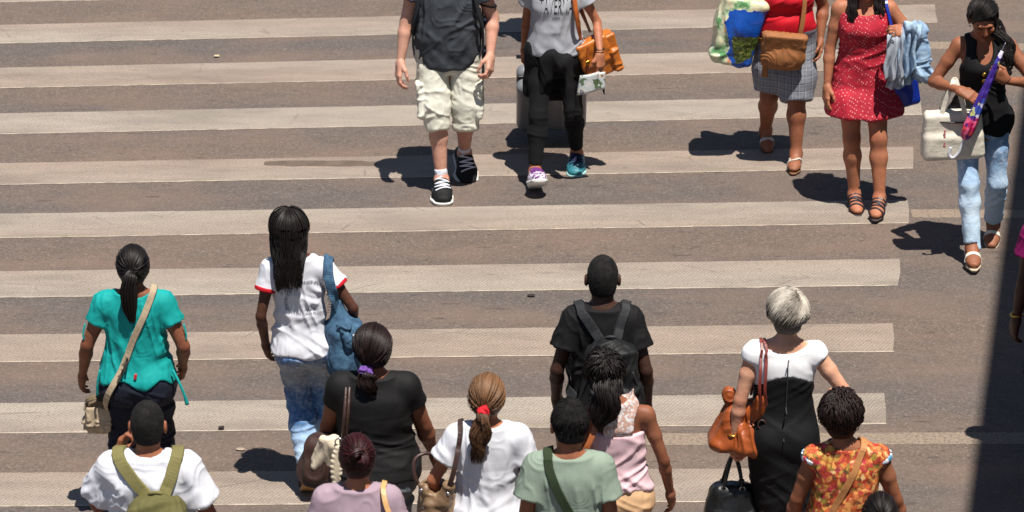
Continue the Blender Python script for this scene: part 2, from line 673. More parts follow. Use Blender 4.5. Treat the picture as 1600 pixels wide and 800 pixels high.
class Person:
    def __init__(s, label, x, y, yaw, h, sex, skin, g=1.0, ga=1.0, arms=None, feet=None, lean=0.0, sway=0.0, head=(0, 0, 0),
                 belly=0.0, bust=0.0, hipw=1.0, headshift=(0, 0, 0), z=0.0, shoulder=1.0, was=None):
        ZFIT[0] = 1.0 if was is None else (1.4 * h / 1.7 - .95) / (1.4 * was / 1.7 - .95)
        s.root = thing('person', label, 'person', (x, y, z), D2R(yaw), 'people on the crosswalk')
        s.h, s.sex, s.g, s.ga = h, sex, g, ga
        s.s = k = h / 1.70
        s.lean, s.sway, s.belly, s.bust, s.hipw = lean, sway, belly, bust, hipw
        s.skin = skin
        sp = s.spine
        s.sh, s.el, s.wr = {}, {}, {}
        s.hand = {}
        arms = arms or {}
        for side, sg in (('L', -1), ('R', 1)):
            a = arms.get(side, {})
            S = V(sg * SHOULDER[sex] * k * (g ** .6) * shoulder, -.012 * k, 1.375 * k) + sp(1.375 * k)
            if 'shrug' in a:
                S = S + V(0, 0, a['shrug'])
            W = np.asarray(a.get('wrist', S + V(sg * (.075 + .05 * (g - 1)), .04, -.515) * k), float)
            E, W = ik(S, W, .285 * k, .25 * k, a.get('pole', (sg * .35, -1, -.1)))
            s.sh[side], s.el[side], s.wr[side] = S, E, W
            s.hand[side] = (unit(a.get('axis', unit(W - E) + V(0, .12, -.1))), unit(a.get('palm', (-sg, .25, 0))), a.get('curl', .38), a.get('spread', 0))
        feet = feet or {}
        s.hip, s.kn, s.an, s.toe = {}, {}, {}, {}
        for side, sg in (('L', -1), ('R', 1)):
            f = feet.get(side, {})
            H = V(sg * .088 * k * hipw, -.01 * k, .90 * k)
            A = np.asarray(f.get('ankle', (sg * .09 * k, 0, .085 * k)), float)
            K, A = ik(H, A, .425 * k, .405 * k, f.get('pole', (sg * .08, 1, 0)))
            p = D2R(f.get('pitch', 0))                      # + = toes up
            yw = D2R(f.get('yaw', -sg * 6))
            dr = V(-math.sin(yw) * math.cos(p), math.cos(yw) * math.cos(p), math.sin(p))
            up = unit(V(0, 0, 1) - dr * dr[2])
            s.hip[side], s.kn[side], s.an[side], s.toe[side] = H, K, A, (dr, up)
        s.Hc = V(0, .012, 1.582) * k + sp(1.6 * k) + np.asarray(headshift, float)
        s.HR = rotm(*[D2R(a) for a in head]) * 1.035
        s.cloth = []

    def spine(s, z):
        z = np.asarray(z, float)
        return np.stack([s.sway * z / s.h, s.lean * np.clip((z - .9 * s.s) / (.8 * s.s), 0, 1.2), 0 * z], -1)

    def hd(s, p):
        """head-local metres (for a 1.70 m person) to person space"""
        return s.Hc + (np.asarray(p, float) * s.s) @ s.HR.T

    def torso(s, off=0.0, zlo=None, zhi=None, gx=1.0, off_lo=None, ends=True):
        k = s.s
        rows = []
        for z, cy, rx, ry in TORSO[s.sex]:
            w = s.g if z < 1.38 else s.g ** .5
            b = math.exp(-((z - 1.06) / .13) ** 2) * s.belly
            bu = math.exp(-((z - 1.25) / .07) ** 2) * s.bust
            hw = s.hipw if z < 1.0 else 1.0
            rows.append([z * k, 0, (cy + b * .55 + bu * .5) * k, (rx * w * hw + b * .35) * k * gx, (ry * w + b * .5 + bu * .5) * k])
        A = np.array(rows)
        lo = A[0, 0] if zlo is None else zlo
        hi = A[-1, 0] if zhi is None else zhi
        zz = np.linspace(lo, hi, 26)
        o = off if off_lo is None else np.interp(zz, [lo, lo + (hi - lo) * .6], [off_lo, off])
        out = np.stack([zz] + [np.interp(zz, A[:, 0], A[:, c]) for c in range(1, 5)], 1)
        out[:, 3] += o
        out[:, 4] += o
        sp = s.spine(zz)
        out[:, 1] += sp[:, 0]
        out[:, 2] += sp[:, 1]
        return out

    def trapezius(s, off=0.0):
        k = s.s
        out = []
        for side, sg in (('L', -1), ('R', 1)):
            nb = V(sg * .03, -.022, 1.435) * k + s.spine(1.43 * k)
            out.append(cone(nb, s.sh[side] + V(-sg * .01, -.004, .012) * k, .034 * k + off, .030 * k * s.ga + off, .05))
        return out

    def arm(s, side, off=0.0, frac=1.0, flat=None, loose=0.0):
        k, ga = s.s, s.ga
        S, E, W = s.sh[side], s.el[side], s.wr[side]
        mm = 1.12 if s.sex == 'm' else 1.0
        p = [ell(S + V(0, 0, -.012 * k), V(.050, .050, .054) * k * ga * mm + off, .04)]
        up = min(frac, 1.0) if frac <= 1 else 1.0
        if frac <= 1.0 and flat:
            p.append(cone(S, S + (E - S) * frac, .046 * k * ga * mm + off, .043 * k * ga * mm + off + loose, .03, flat))
            return p
        M = S + (E - S) * .45
        p += [cone(S, M, .046 * k * ga * mm + off, .044 * k * ga * mm + off, .02), cone(M, E, .043 * k * ga * mm + off, .034 * k * ga * mm + off, .015)]
        F = E + (W - E) * .28
        p += [cone(E, F, .034 * k * ga * mm + off, .038 * k * ga * mm + off, .015), cone(F, W, .037 * k * ga * mm + off, .0235 * k * mm + off, .012)]
        return p

    def leg(s, side, off=0.0, thigh=1.0, lo=.0, loose_k=0.0, loose_a=0.0, to=1.0):
        """thigh and calf; 'to' stops part way (0.5 = knee)"""
        k, g = s.s, s.g ** .8
        H, K, A = s.hip[side], s.kn[side], s.an[side]
        p = [cone(H, H + (K - H) * .5, .083 * k * g * thigh + off, .070 * k * g * thigh + off, .05),
             cone(H + (K - H) * .5, K, .070 * k * g * thigh + off, .052 * k * g + off + loose_k, .03)]
        if to > .5:
            C = K + (A - K) * .32 + V(0, -.012 * k, 0)
            p += [cone(K, C, .050 * k * g + off + loose_k, .054 * k * g + off + loose_k, .03),
                  cone(C, A, .053 * k * g + off + loose_k, .034 * k * g ** .4 + off + loose_a, .03)]
        return p

    def seat(s, off=0.0):
        k, g = s.s, s.g
        return [ell(V(sg * .075 * s.hipw, -.055 * g, .875) * k, V(.088 * s.hipw, .082, .095) * k * g + off, .05) for sg in (-1, 1)]

    def foot(s, side, off=0.0):
        k = s.s * (1.06 if s.sex == 'm' else 1.0)
        A = s.an[side]
        d, u = s.toe[side]
        lat = np.cross(d, u)
        heel = A - u * .048 * k - d * .035 * k
        ball = A - u * .056 * k + d * .115 * k
        tip = A - u * .062 * k + d * .165 * k
        p = [cone(A, heel, .033 * k, .033 * k, .03), cone(A + d * .01, ball, .034 * k, .030 * k, .03, squash=(lat, .8)),
             cone(heel, ball, .032 * k, .03 * k, .02, squash=(lat, .85)), cone(ball, tip, .028 * k, .02 * k, .02, squash=(lat, .62))]
        return p, (heel, ball, tip, d, u, lat, k)

    def hand_prims(s, side):
        a, n, curl, spread = s.hand[side]
        sg = -1 if side == 'L' else 1
        n = unit(n - a * (n @ a))
        t = sg * np.cross(a, n)
        W = s.wr[side]
        m = s.s * (1.1 if s.sex == 'm' else 1.0)
        fa = unit(W - s.el[side])
        pr = [cone(W - fa * .05 * m, W + a * .02 * m, .0245 * m, .023 * m, .02, squash=(n, 1.12))]
        offs, klen = (.030, .010, -.011, -.030), (.088, .092, .088, .080)
        for i in range(4):
            K = W + (a * klen[i] + t * offs[i] - n * .002) * m
            pr.append(cone(W + (a * .012 + t * offs[i] * .55) * m, K, .0165 * m, .0125 * m, .022))
            d = unit(a + t * offs[i] * spread * 3)
            p = K
            for j, (ln, r0, r1) in enumerate(((.042, .0098, .0088), (.027, .0088, .008), (.021, .008, .0065))):
                ang = (.35, 1.0, .7)[j] * curl * 1.35 + (.04 * i if j == 0 else 0)
                d = unit(d * math.cos(ang) + n * math.sin(ang)) if j == 0 else unit(d * math.cos(ang) + unit(n * (d @ a) - a * (d @ n)) * math.sin(ang))
                q = p + d * ln * m * (.94, 1.04, 1.0, .8)[i]
                pr.append(cone(p, q, r0 * m, r1 * m, .004 if j else .008))
                p = q
        T0 = W + (a * .022 + t * .022 + n * .006) * m
        T1 = T0 + unit(a * .75 + t * .62 + n * (.15 + .35 * curl)) * .046 * m
        T2 = T1 + unit(a * .95 + t * (.3 - .5 * curl) + n * (.2 + .5 * curl)) * .034 * m
        T3 = T2 + unit(a * .9 - t * .5 * curl + n * (.2 + .6 * curl)) * .026 * m
        pr += [cone(T0, T1, .016 * m, .0125 * m, .014), cone(T1, T2, .0115 * m, .0098 * m, .006), cone(T2, T3, .0098 * m, .0075 * m, .004)]
        return pr

    def head_prims(s):
        k = s.s * (1.04 if s.sex == 'm' else 1.0)
        h, R = s.hd, s.HR
        e = lambda c, r, kk: ell(h(c), V(*r) * k, kk, R)
        pr = [e((0, -.012, .022), (.074, .092, .096), .02), e((0, .018, -.02), (.063, .076, .092), .03), e((0, .035, -.088), (.047, .052, .038), .03),
              cone(s.spine(1.40 * s.s) + V(0, -.02, 1.40) * s.s, h((0, -.028, -.07)), .057 * k, .050 * k, .035),
              cone(h((0, .094, .012)), h((0, .108, -.022)), .009 * k, .013 * k, .012), e((0, .098, -.028), (.017, .012, .009), .008),
              e((0, .082, .03), (.05, .014, .012), .015), e((0, .090, -.060), (.023, .010, .007), .008), e((0, .087, -.071), (.019, .010, .006), .006),
              e((0, .085, -.098), (.02, .015, .014), .015), e((.04, .066, -.025), (.022, .02, .02), .02), e((-.04, .066, -.025), (.022, .02, .02), .02)]
        for sg in (-1, 1):
            pr.append(e((sg * .080, -.008, -.006), (.012, .021, .033), .008))
        cuts = [e((sg * .031, .100, .006), (.019, .016, .011), .012) for sg in (-1, 1)]
        cuts += [e((sg * .092, -.004, -.004), (.006, .011, .019), .004) for sg in (-1, 1)]
        return pr, cuts

    def body(s, bare_feet=True, thigh=1.0, arms=True, clip=None):
        """one continuous skin mesh: trunk and limbs, with finer grids for head and hands"""
        k = s.s
        pr = [loft(s.torso(-.006), .04)] + s.trapezius() + s.seat(-.006)
        pr.append(cone(V(0, -.02, 1.39) * k + s.spine(1.39 * k), s.hd((0, -.028, -.075)), .060 * k, .049 * k, .04))
        for side in 'LR':
            pr += s.arm(side) + s.leg(side, 0, thigh)
            pr += s.foot(side)[0]
        v, q = polygonise(pr, .009)
        V_, Q_ = [relax(v, q, 1)], [q]
        hp, hc = s.head_prims()
        hv, hq = polygonise(hp, .005, hc)
        hv = relax(hv, hq, 1, .35)
        V_.append(hv)
        Q_.append(hq)
        for side in 'LR':
            v2, q2 = polygonise(s.hand_prims(side), .0042)
            V_.append(v2)
            Q_.append(q2)
        n = np.cumsum([0] + [len(a) for a in V_])
        Qa = np.vstack([b + n[i] for i, b in enumerate(Q_)])
        Va = np.vstack(V_)
        tint = np.ones((len(Va), 3))
        loc = (hv - s.Hc) @ s.HR / s.s
        x, y, z = np.abs(loc[:, 0]), loc[:, 1], loc[:, 2]
        th = np.ones((len(hv), 3))
        lips = (y > .06) & (x < .026) & (np.abs(z + .066) < .012 - x * .25)
        brow = (y > .05) & (x > .012) & (x < .054) & (np.abs(z - .027 + (x - .03) ** 2 * 6) < .0055)
        eyes = (y > .05) & (np.abs(x - .031) < .017) & (np.abs(z - .004) < .007)
        th[lips] = (.72, .42, .45)
        th[brow] = (.12, .10, .10)
        th[eyes] = (.28, .22, .2)
        stub = getattr(s, 'stubble', None)
        if stub is not None:
            th[(y < .055) & (z < .0) & (y > -.03) & (x > .03)] *= .85
        tint[n[1]:n[2]] = th
        bv = Va[:n[1]]
        for side in 'LR':                                # darker, rougher skin at elbows and knees, paler inner parts
            for jt, r, dk in ((s.el[side] + V(0, -.03, 0), .045, .30), (s.kn[side] + V(0, .035, .01), .055, .30), (s.kn[side] + V(0, .03, -.05), .03, .12), (s.an[side], .05, .18)):
                w = np.exp(-(np.linalg.norm(bv - jt, axis=1) / r) ** 2)
                tint[:n[1]] *= (1 - dk * w)[:, None] * np.stack([1 + 0 * w, 1 - .06 * w, 1 - .08 * w], 1)
            hv2 = Va[n[2 if side == 'L' else 3]:n[3 if side == 'L' else 4]]
            w = np.clip(np.linalg.norm(hv2 - s.wr[side], axis=1) / .16 - .35, 0, 1)
            tint[n[2 if side == 'L' else 3]:n[3 if side == 'L' else 4]] *= np.stack([1 + .04 * w, 1 - .06 * w, 1 - .08 * w], 1)
        s.body_obj = obj('body', Va, Qa, s.skin, s.root, tint=tint)
        s.field = pr
        return s

    # -------------------------------------------------------------- clothes
    def tee(s, m, hem, off=.014, off_lo=.02, sleeve=.55, loose=.022, name='shirt', neck=.075, neck_y=.0, neck_z=1.455, folds=None, ripple=.004, sleeves=True, vox=.0055, gx=1.0, cuts=(), keeps=()):
        k = s.s
        rows = s.torso(off, hem, None, gx, off_lo)
        pr = [loft(rows, .03)] + s.trapezius(off * .7) + [c for c in s.seat(off_lo - .004) if hem < .92 * k]
        if sleeves:
            for side in 'LR':
                pr += s.arm(side, off * .8, sleeve, 'b', loose)
        c = [ell(V(0, neck_y, neck_z) * k + s.spine(neck_z * k), V(neck, neck * .95, .045) * k, .012)] + list(cuts)
        hz = hem
        keep = [lambda P: (hz + ripple * 2 * np.sin(P[..., 0] * 28 + P[..., 1] * 17)) - P[..., 2]] + list(keeps)
        fo = folds if folds is not None else [(.010, (5, 5, 22), (hem - .05, 1.2 * k), .4), (.009, (6, 6, 20), (hem - .05, 1.22 * k), -.45), (.008, (19, 19, 5), (hem - .05, 1.38 * k), .15), (.003, (26, 26, 26))]
        o = sdf_obj(name, pr, m, s.root, vox=vox, cuts=c, keeps=keep, folds=fo)
        s.cloth += pr
        return o

    def trousers(s, m, waist, off=.008, thigh=1.0, loose_k=.008, loose_a=.012, to=1.0, name='trousers', cut=None, folds=None, sides='LR'):
        k = s.s
        pr = [loft(s.torso(off, .80 * k, waist), .05)] + s.seat(off)
        for side in 'LR':
            pr += s.leg(side, off, thigh, 0, loose_k, loose_a, to)
        keeps = [lambda P: P[..., 2] - waist]
        if cut:                                     # cut = fraction of the shin where the leg ends
            def kp(P):
                d = np.full(P.shape[:-1], -1.0)
                for side in 'LR':
                    K, A = s.kn[side], s.an[side]
                    ax = unit(A - K)
                    e = K + (A - K) * cut
                    side_w = np.linalg.norm(P - (K + np.clip((P - K) @ ax, 0, .5)[..., None] * ax), axis=-1) < .16
                    dd = (P - e) @ ax
                    d = np.where(side_w & ((P[..., 0] < 0) == (s.kn[side][0] < 0) if abs(s.kn['L'][0] - s.kn['R'][0]) > .05 else side_w), np.maximum(d, dd), d)
                return d
            keeps.append(kp)
        fo = folds if folds is not None else [(.010, (6, 6, 22), (.1, .95 * k), .35), (.008, (6, 6, 24), (.1, .95 * k), -.4), (.003, (22, 22, 22))]
        o = sdf_obj(name, pr, m, s.root, vox=.007, keeps=keeps, folds=fo)
        s.cloth += pr
        return o

    def carry(s, name, label, cat, base, group=None):
        """a thing of its own, standing at 'base' in this person's frame"""
        yaw = s.root.rotation_euler.z
        w = Matrix.Rotation(yaw, 3, 'Z') @ Vector(base) + s.root.location
        t = thing(name, label, cat, w, yaw, group)
        return t, np.asarray(base, float)

    # -------------------------------------------------------------- shoes
    def shoe(s, side, upper, sole, lace=None, heel_up=0.0, name='shoe'):
        k = s.s * (1.07 if s.sex == 'm' else 1.0)
        _, (heel, ball, tip, d, u, lat, kk) = s.foot(side)
        A = s.an[side]
        pr = [cone(A - u * .022 * k - d * .012 * k, heel - u * .008, .043 * k, .042 * k, .03), cone(A + d * .045 * k - u * .012 * k, ball, .038 * k, .040 * k, .03, squash=(lat, .80)),
              cone(heel, ball, .042 * k, .044 * k, .03, squash=(lat, .85)), cone(ball, tip + d * .012 * k, .042 * k, .032 * k, .02, squash=(lat, .66))]
        bot = A - u * .088 * k
        o = sdf_obj(name, pr, upper, s.root, vox=.006, keeps=[lambda P: (bot - P) @ u], cuts=[cone(A - u * .012 * k, A + u * .10 * k, .031 * k, .036 * k, .008)], folds=[(.002, (60, 60, 60))])
        sp = [cone(heel - u * .026 * k, ball - u * .024 * k, .050 * k, .052 * k, .02, squash=(lat, .88)),
              cone(ball - u * .024 * k, tip + d * .014 * k - u * .012 * k, .049 * k, .037 * k, .03, squash=(lat, .62))]
        base = A - u * .085 * k
        sdf_obj('sole', sp, sole, o, vox=.006, keeps=[lambda P: (base - u * .018 * k - P) @ u, lambda P: (P - base - u * .014 * k) @ u])
        if lace is not None:
            V_, Q_, n = [], [], 0
            for i in range(7):
                c = A + d * (.040 + .013 * i) * k + u * (.012 - .008 * i) * k
                sgn = 1 if i % 2 else -1
                p = catmull([c - lat * .028 * k + d * .009 * sgn * k, c, c + lat * .028 * k - d * .009 * sgn * k], 5)
                for _ in range(5):
                    p = p - fgrad(pr, p) * (feval(pr, p) - .003)[:, None]
                v, q = tubes(p[None], .0048 * k, 4)
                V_.append(v)
                Q_.append(q + n)
                n += len(v)
            obj('laces', np.vstack(V_), np.vstack(Q_), lace, o)
        s_top = A + u * .03 * k
        return o

    def sock(s, side, m, top=.17):
        A, K = s.an[side], s.kn[side]
        d = unit(K - A)
        sdf_obj('sock', [cone(A - d * .03, A + d * top * .5, .040 * s.s, .039 * s.s * s.g ** .3, .01, 'b')], m, s.root, vox=.006, folds=[(.003, (20, 20, 50))])

    def sandal(s, side, sole, strap, pattern='gladiator'):
        k = s.s
        pr, (heel, ball, tip, d, u, lat, kk) = s.foot(side)
        A = s.an[side]
        sp = [cone(heel - u * .03 * k, ball - u * .028 * k, .041 * k, .042 * k, .02), cone(ball - u * .028 * k, tip + d * .012 * k - u * .018 * k, .042 * k, .028 * k, .03)]
        base = A - u * .083 * k
        o = sdf_obj('sandal', sp, sole, s.root, vox=.005, keeps=[lambda P: (base - u * .016 * k - P) @ u, lambda P: (P - base - u * .002 * k) @ u])
        fld = pr
        def band(p0, p1, hgt, w):
            a, b = A + d * p0[0] * k + lat * p0[1] * k - u * .07 * k, A + d * p1[0] * k + lat * p1[1] * k - u * .07 * k
            mid = (a + b) / 2 + u * hgt * k
            ribbon('strap', [a, a + (mid - a) * .6 + (a - b) * .08, mid, b + (mid - b) * .6 + (b - a) * .08, b], w * k, strap, o, field=fld, off=.004, thick=.004, n=5)
        if pattern == 'gladiator':
            for x in (.02, .055, .09, .122):
                band((x + .012, -.042), (x - .008, .042), .075 - x * .32, .011)
            band((.12, -.03), (.0, .038), .05, .010)
            band((-.045, -.036), (.04, -.0), .09, .010)
        elif pattern == 'thong':
            band((.03, -.042), (.118, .012), .05, .014)
            band((.03, .042), (.118, .012), .05, .014)
        else:
            band((.10, -.045), (.075, .045), .05, .020)
            band((.075, -.045), (.10, .045), .05, .020)
            band((-.02, -.04), (-.02, .04), .10, .012)
        return o

# ------------------------------------------------------------------ hair
def head_dir(n, hairline=True, zmin=-.72):
    """unit directions over the part of the skull that carries hair"""
    out = []
    while len(out) < n:
        d = unit(RNG.normal(size=3))
        front = d[1] > (.30 if d[2] < .62 else .86)
        if (hairline and front) or d[2] < zmin or (d[1] > -.1 and d[2] < -.25):
            continue
        out.append(d)
    return np.array(out)

SKULL = V(.080, .099, .104)

def on_skull(P, d, lift=0.0):
    """skull-surface point(s) for unit directions d, in person space"""
    k = 1.04 if P.sex == 'm' else 1.0
    r = SKULL * k + np.asarray(lift)[..., None]
    t = 1 / np.sqrt(((d / r) ** 2).sum(-1, keepdims=True))
    return P.hd(d * t + V(0, -.012, .020))

def slerp(a, b, t):
    w = np.clip((a * b).sum(-1), -1, 1)
    w = np.arccos(w)[..., None] + 1e-6
    return (np.sin((1 - t) * w) * a + np.sin(t * w) * b) / np.sin(w)

def hair_cap(P, m, lift=.0, name='hair', zcut=-.055, rough=.003, tint=.15, front=.062, nape=-.07):
    """the close-lying mass of hair on the skull, with its hairline"""
    k = (1.04 if P.sex == 'm' else 1.0)
    e = lambda c, r, kk: ell(P.hd(c), V(*r) * P.s * k, kk, P.HR)
    pr = [e((0, -.014, .024), tuple(SKULL + lift), .01), e((0, -.045, -.035), (.064 + lift, .055 + lift, .07), .03)]
    Ri = P.HR
    def keep(Q):
        L = (Q - P.Hc) @ Ri / P.s
        x, y, z = L[..., 0], L[..., 1], L[..., 2]
        line = np.where(z > .05, front + (z - .05) * .45, np.where(z > -.012, .028 + (z + .012) * .5, -.018 - (-.012 - z) * .6))
        return np.maximum((y - line), (nape - z) + 0 * y) * P.s
    v, q = polygonise(pr, .0055, keeps=[keep])
    v = relax(v, q, 1)
    N = vnormals(v, q)
    v = v + N * (rough * (vnoise(v * 130) + vnoise(v * 60, 4) - 1))[:, None]
    t = np.clip(tint + .25 * (vnoise(v * 90, 2) - .5), 0, 1)
    return obj(name, v, q, m, P.root, tint=np.repeat(t[:, None], 3, 1))

def strand_obj(name, lines, r, m, parent, tint=None, sides=3):
    v, q = tubes(lines, r, sides)
    S, n = lines.shape[:2]
    t = RNG.random(S) if tint is None else tint
    t = np.repeat(t, n * sides)
    return obj(name, v, q, m, parent, tint=np.repeat(t[:, None], 3, 1))

def taper(n, r, tip=.25, root=.7):
    t = np.linspace(0, 1, n)
    return r * np.where(t < .15, root + (1 - root) * t / .15, 1 - (1 - tip) * np.clip((t - .5) / .5, 0, 1) ** 1.5)

def pulled_hair(P, m, tie=(0, -1, -.15), n=420, tip_tint=None, lift=.004):
    """strands combed over the skull to the tie point"""
    n = n * 3
    if tip_tint is not None:
        tip_tint = np.concatenate([tip_tint, tip_tint[::-1], tip_tint])
    d0 = head_dir(n)
    T = unit(V(*tie))
    t = np.linspace(0, 1, 14)[:, None]
    L = np.stack([slerp(np.repeat(d[None], 14, 0), np.repeat(T[None], 14, 0), t) for d in d0])
    up = lift + .002 * RNG.random((n, 1)) + (.003 + .012 * RNG.random((n, 1)) * (RNG.random((n, 1)) > .93)) * np.sin(np.linspace(0, math.pi, 14))[None]
    pts = on_skull(P, L, up)
    return strand_obj('combed_hair', pts, taper(14, .0022, .6) * P.s, m, P.root, tip_tint)

def tail_hair(P, m, start, path, n=260, width=(.018, .03, .035, .02, .006), wave=.0, wf=3.0, name='ponytail', r=.0034, depth=.7, tint=None, npt=22):
    """a hanging lock: strands spread round the path (person space)"""
    C = catmull([start] + list(path), 12)
    tt = np.linspace(0, 1, len(C))
    ts = np.linspace(0, 1, npt)
    C = np.stack([np.interp(ts, tt, C[:, i]) for i in range(3)], 1)
    T = np.gradient(C, axis=0)
    T /= np.linalg.norm(T, axis=1, keepdims=True)
    X = np.cross(T, V(0, 1, .3))
    X /= np.linalg.norm(X, axis=1, keepdims=True) + 1e-9
    Y = np.cross(T, X)
    w = np.interp(ts, np.linspace(0, 1, len(width)), width)
    a = RNG.random(n) * 2 * math.pi
    rr = np.sqrt(RNG.random(n))
    ph = RNG.random(n) * 1.5 + a
    end = .72 + .28 * RNG.random(n)
    lines = []
    for i in range(n):
        u = ts * end[i]
        Ci = np.stack([np.interp(u, ts, C[:, c]) for c in range(3)], 1)
        Xi = np.stack([np.interp(u, ts, X[:, c]) for c in range(3)], 1)
        Yi = np.stack([np.interp(u, ts, Y[:, c]) for c in range(3)], 1)
        wi = np.interp(u, ts, w)[:, None]
        wv = wave * np.clip(u * 3, 0, 1)[:, None]
        lines.append(Ci + Xi * (wi * rr[i] * math.cos(a[i]) + wv * np.sin(wf * 6.28 * u + ph[i])[:, None])
                     + Yi * (depth * wi * rr[i] * math.sin(a[i]) + wv * .6 * np.cos(wf * 6.28 * u + ph[i])[:, None]))
    return strand_obj(name, np.array(lines), taper(npt, r, .3), m, P.root, tint)

def falling_hair(P, m, length, n=420, crown=(0, -.1, 1), back=-.16, lift=.006, narrow=.8, wave=.0, name='long_hair', r=.0032, tint=None, part=0.0, field=None, zmin_face=.0):
    """hair that falls from the crown over the skull and then straight down"""
    d0 = head_dir(n, True, -.2)
    C = unit(V(*crown))
    lines = []
    for d in d0:
        az = math.atan2(d[0], d[1])
        rim = unit(V(math.sin(az), min(math.cos(az), .22), -.12))
        st = unit(C + V(part, 0, 0) + .25 * d)
        t = np.linspace(0, 1, 10)[:, None]
        p = on_skull(P, slerp(np.repeat(st[None], 10, 0), np.repeat(rim[None], 10, 0), t), lift + (.008 + .01 * (RNG.random() > .94)) * RNG.random() + .004 * np.sin(t[:, 0] * 3))
        ln = length * (.55 + .45 * RNG.random() ** .6)
        m2 = 14
        u = np.linspace(0, 1, m2 + 1)[1:, None]
        e = p[-1]
        x = e[0] + (P.Hc[0] - e[0]) * (1 - narrow) * u + wave * np.sin(u * 9 + az * 3)
        y = e[1] + (np.minimum(back, e[1]) - e[1]) * np.clip(u * 1.4, 0, 1) * (.75 + .25 * RNG.random())
        z = e[2] - ln * u
        lines.append(np.vstack([p, np.hstack([x, y, z])]))
    L = np.array(lines)
    if field:
        for _ in range(5):
            Q = L[:, 10:].reshape(-1, 3)
            d = feval(field, Q)
            Q = Q + fgrad(field, Q) * np.maximum(.012 - d, 0)[:, None]
            L[:, 10:] = Q.reshape(L[:, 10:].shape)
    return strand_obj(name, L, taper(L.shape[1], r, .25), m, P.root, tint)

def short_hair(P, m, n=1300, crown=(.1, -.45, .85), lift=.012, vol=.02, zmin=-.6, r=.003, name='short_hair', tint=None, messy=.006, even=False):
    C = unit(V(*crown))
    d0 = head_dir(n, True, zmin)
    lines = []
    for d in d0:
        t = np.linspace(.0 + .45 * RNG.random(), 1, 12)[:, None]
        dirs = slerp(np.repeat(C[None], 12, 0), np.repeat(d[None], 12, 0), t)
        up = lift + vol * np.sin(np.linspace(.2, 3.14, 12)) * ((.93 + .07 * RNG.random()) if even else (.6 + .4 * RNG.random() + .35 * (RNG.random() > .93)))
        p = on_skull(P, dirs, up)
        ph = RNG.random(3) * 6
        p = p + messy * np.sin(np.linspace(0, 5, 12)[:, None] + ph)
        lines.append(p)
    if isinstance(tint, str):                            # broad light and dark streaks
        az = np.arctan2(d0[:, 0], d0[:, 1])
        tint = np.clip(.58 + .75 * (vnoise(np.stack([np.cos(az) * 2.6, np.sin(az) * 2.6, d0[:, 2] * .8], 1), 11) - .5) * 2 + .12 * RNG.normal(size=len(d0)), 0, 1)
    return strand_obj(name, np.array(lines), taper(12, r, .3), m, P.root, tint)

# ------------------------------------------------------------------ the place
def road_nodes(t):
    """wheel-track tint across the road (object y), shared by asphalt and worn paint"""
    sep = t.n('SeparateXYZ')
    t.l(t.co(), sep.inputs[0])
    wob = t.math('MULTIPLY', t.math('SUBTRACT', t.noise(.6, 3, t.mapped((.35, 1, 1))), .5), .5)
    y = t.math('ADD', sep.outputs[1], t.math('ADD', wob, t.math('MULTIPLY', sep.outputs[0], -.05)))
    ph = t.math('MULTIPLY', t.math('SUBTRACT', y, 18.6), 6.2832 / 1.65)
    f = t.math('MULTIPLY_ADD', t.math('COSINE', ph), .5, .5)
    return f

t = NT('asphalt')
f = road_nodes(t)
base = t.mix(f, rgb(88, 81, 77), rgb(100, 87, 78))
base = t.mix(t.ramp(t.noise(1.1, 5, t.mapped((.6, 1.2, 1))), [(.35, 0), (.7, .5)]), base, rgb(94, 84, 77))
stone = t.n('TexVoronoi')
stone.inputs['Scale'].default_value = 95
t.l(t.co(), stone.inputs['Vector'])
sc_ = t.n('SeparateColor')
t.l(stone.outputs['Color'], sc_.inputs[0])
base = t.mix(1.0, base, t.ramp(sc_.outputs[0], [(0, .74), (.5, .99), (.86, 1.06), (1, 1.5)]), 'MULTIPLY')
base = t.mix(1.0, base, t.ramp(t.noise(48, 4, None, .7), [(.25, .82), (.5, 1.0), (.78, 1.2)]), 'MULTIPLY')
base = t.mix(1.0, base, t.ramp(t.noise(6, 5, t.mapped((.6, 1.1, 1)), .65), [(.3, .90), (.7, 1.07)]), 'MULTIPLY')
base = t.mix(t.ramp(t.noise(2.4, 4, t.mapped((.4, 1, 1))), [(.45, 0), (.72, .5)]), base, rgb(118, 97, 84))
spots = t.ramp(t.noise(8, 3, t.mapped((.5, 1.8, 1))), [(.665, 0), (.69, .6)])
spot2 = t.ramp(t.noise(17, 2, t.mapped((.6, 1.7, 1))), [(.70, 0), (.73, .7)])
gum = t.ramp(t.noise(11, 1), [(.80, 0), (.815, .6)])
base = t.mix(spots, base, rgb(66, 58, 54))
base = t.mix(spot2, base, rgb(54, 47, 45))
base = t.mix(gum, base, rgb(44, 40, 39))
base = t.mix(t.ramp(t.noise(23, 1), [(.81, 0), (.825, .7)]), base, rgb(165, 152, 138))
t.l(base, t.b.inputs['Base Color'])
t.set(Roughness=.85)
t.b.inputs['Specular IOR Level'].default_value = .3
t.bump(t.noise(90, 3), .6, .008)
M_ASPH = t.m

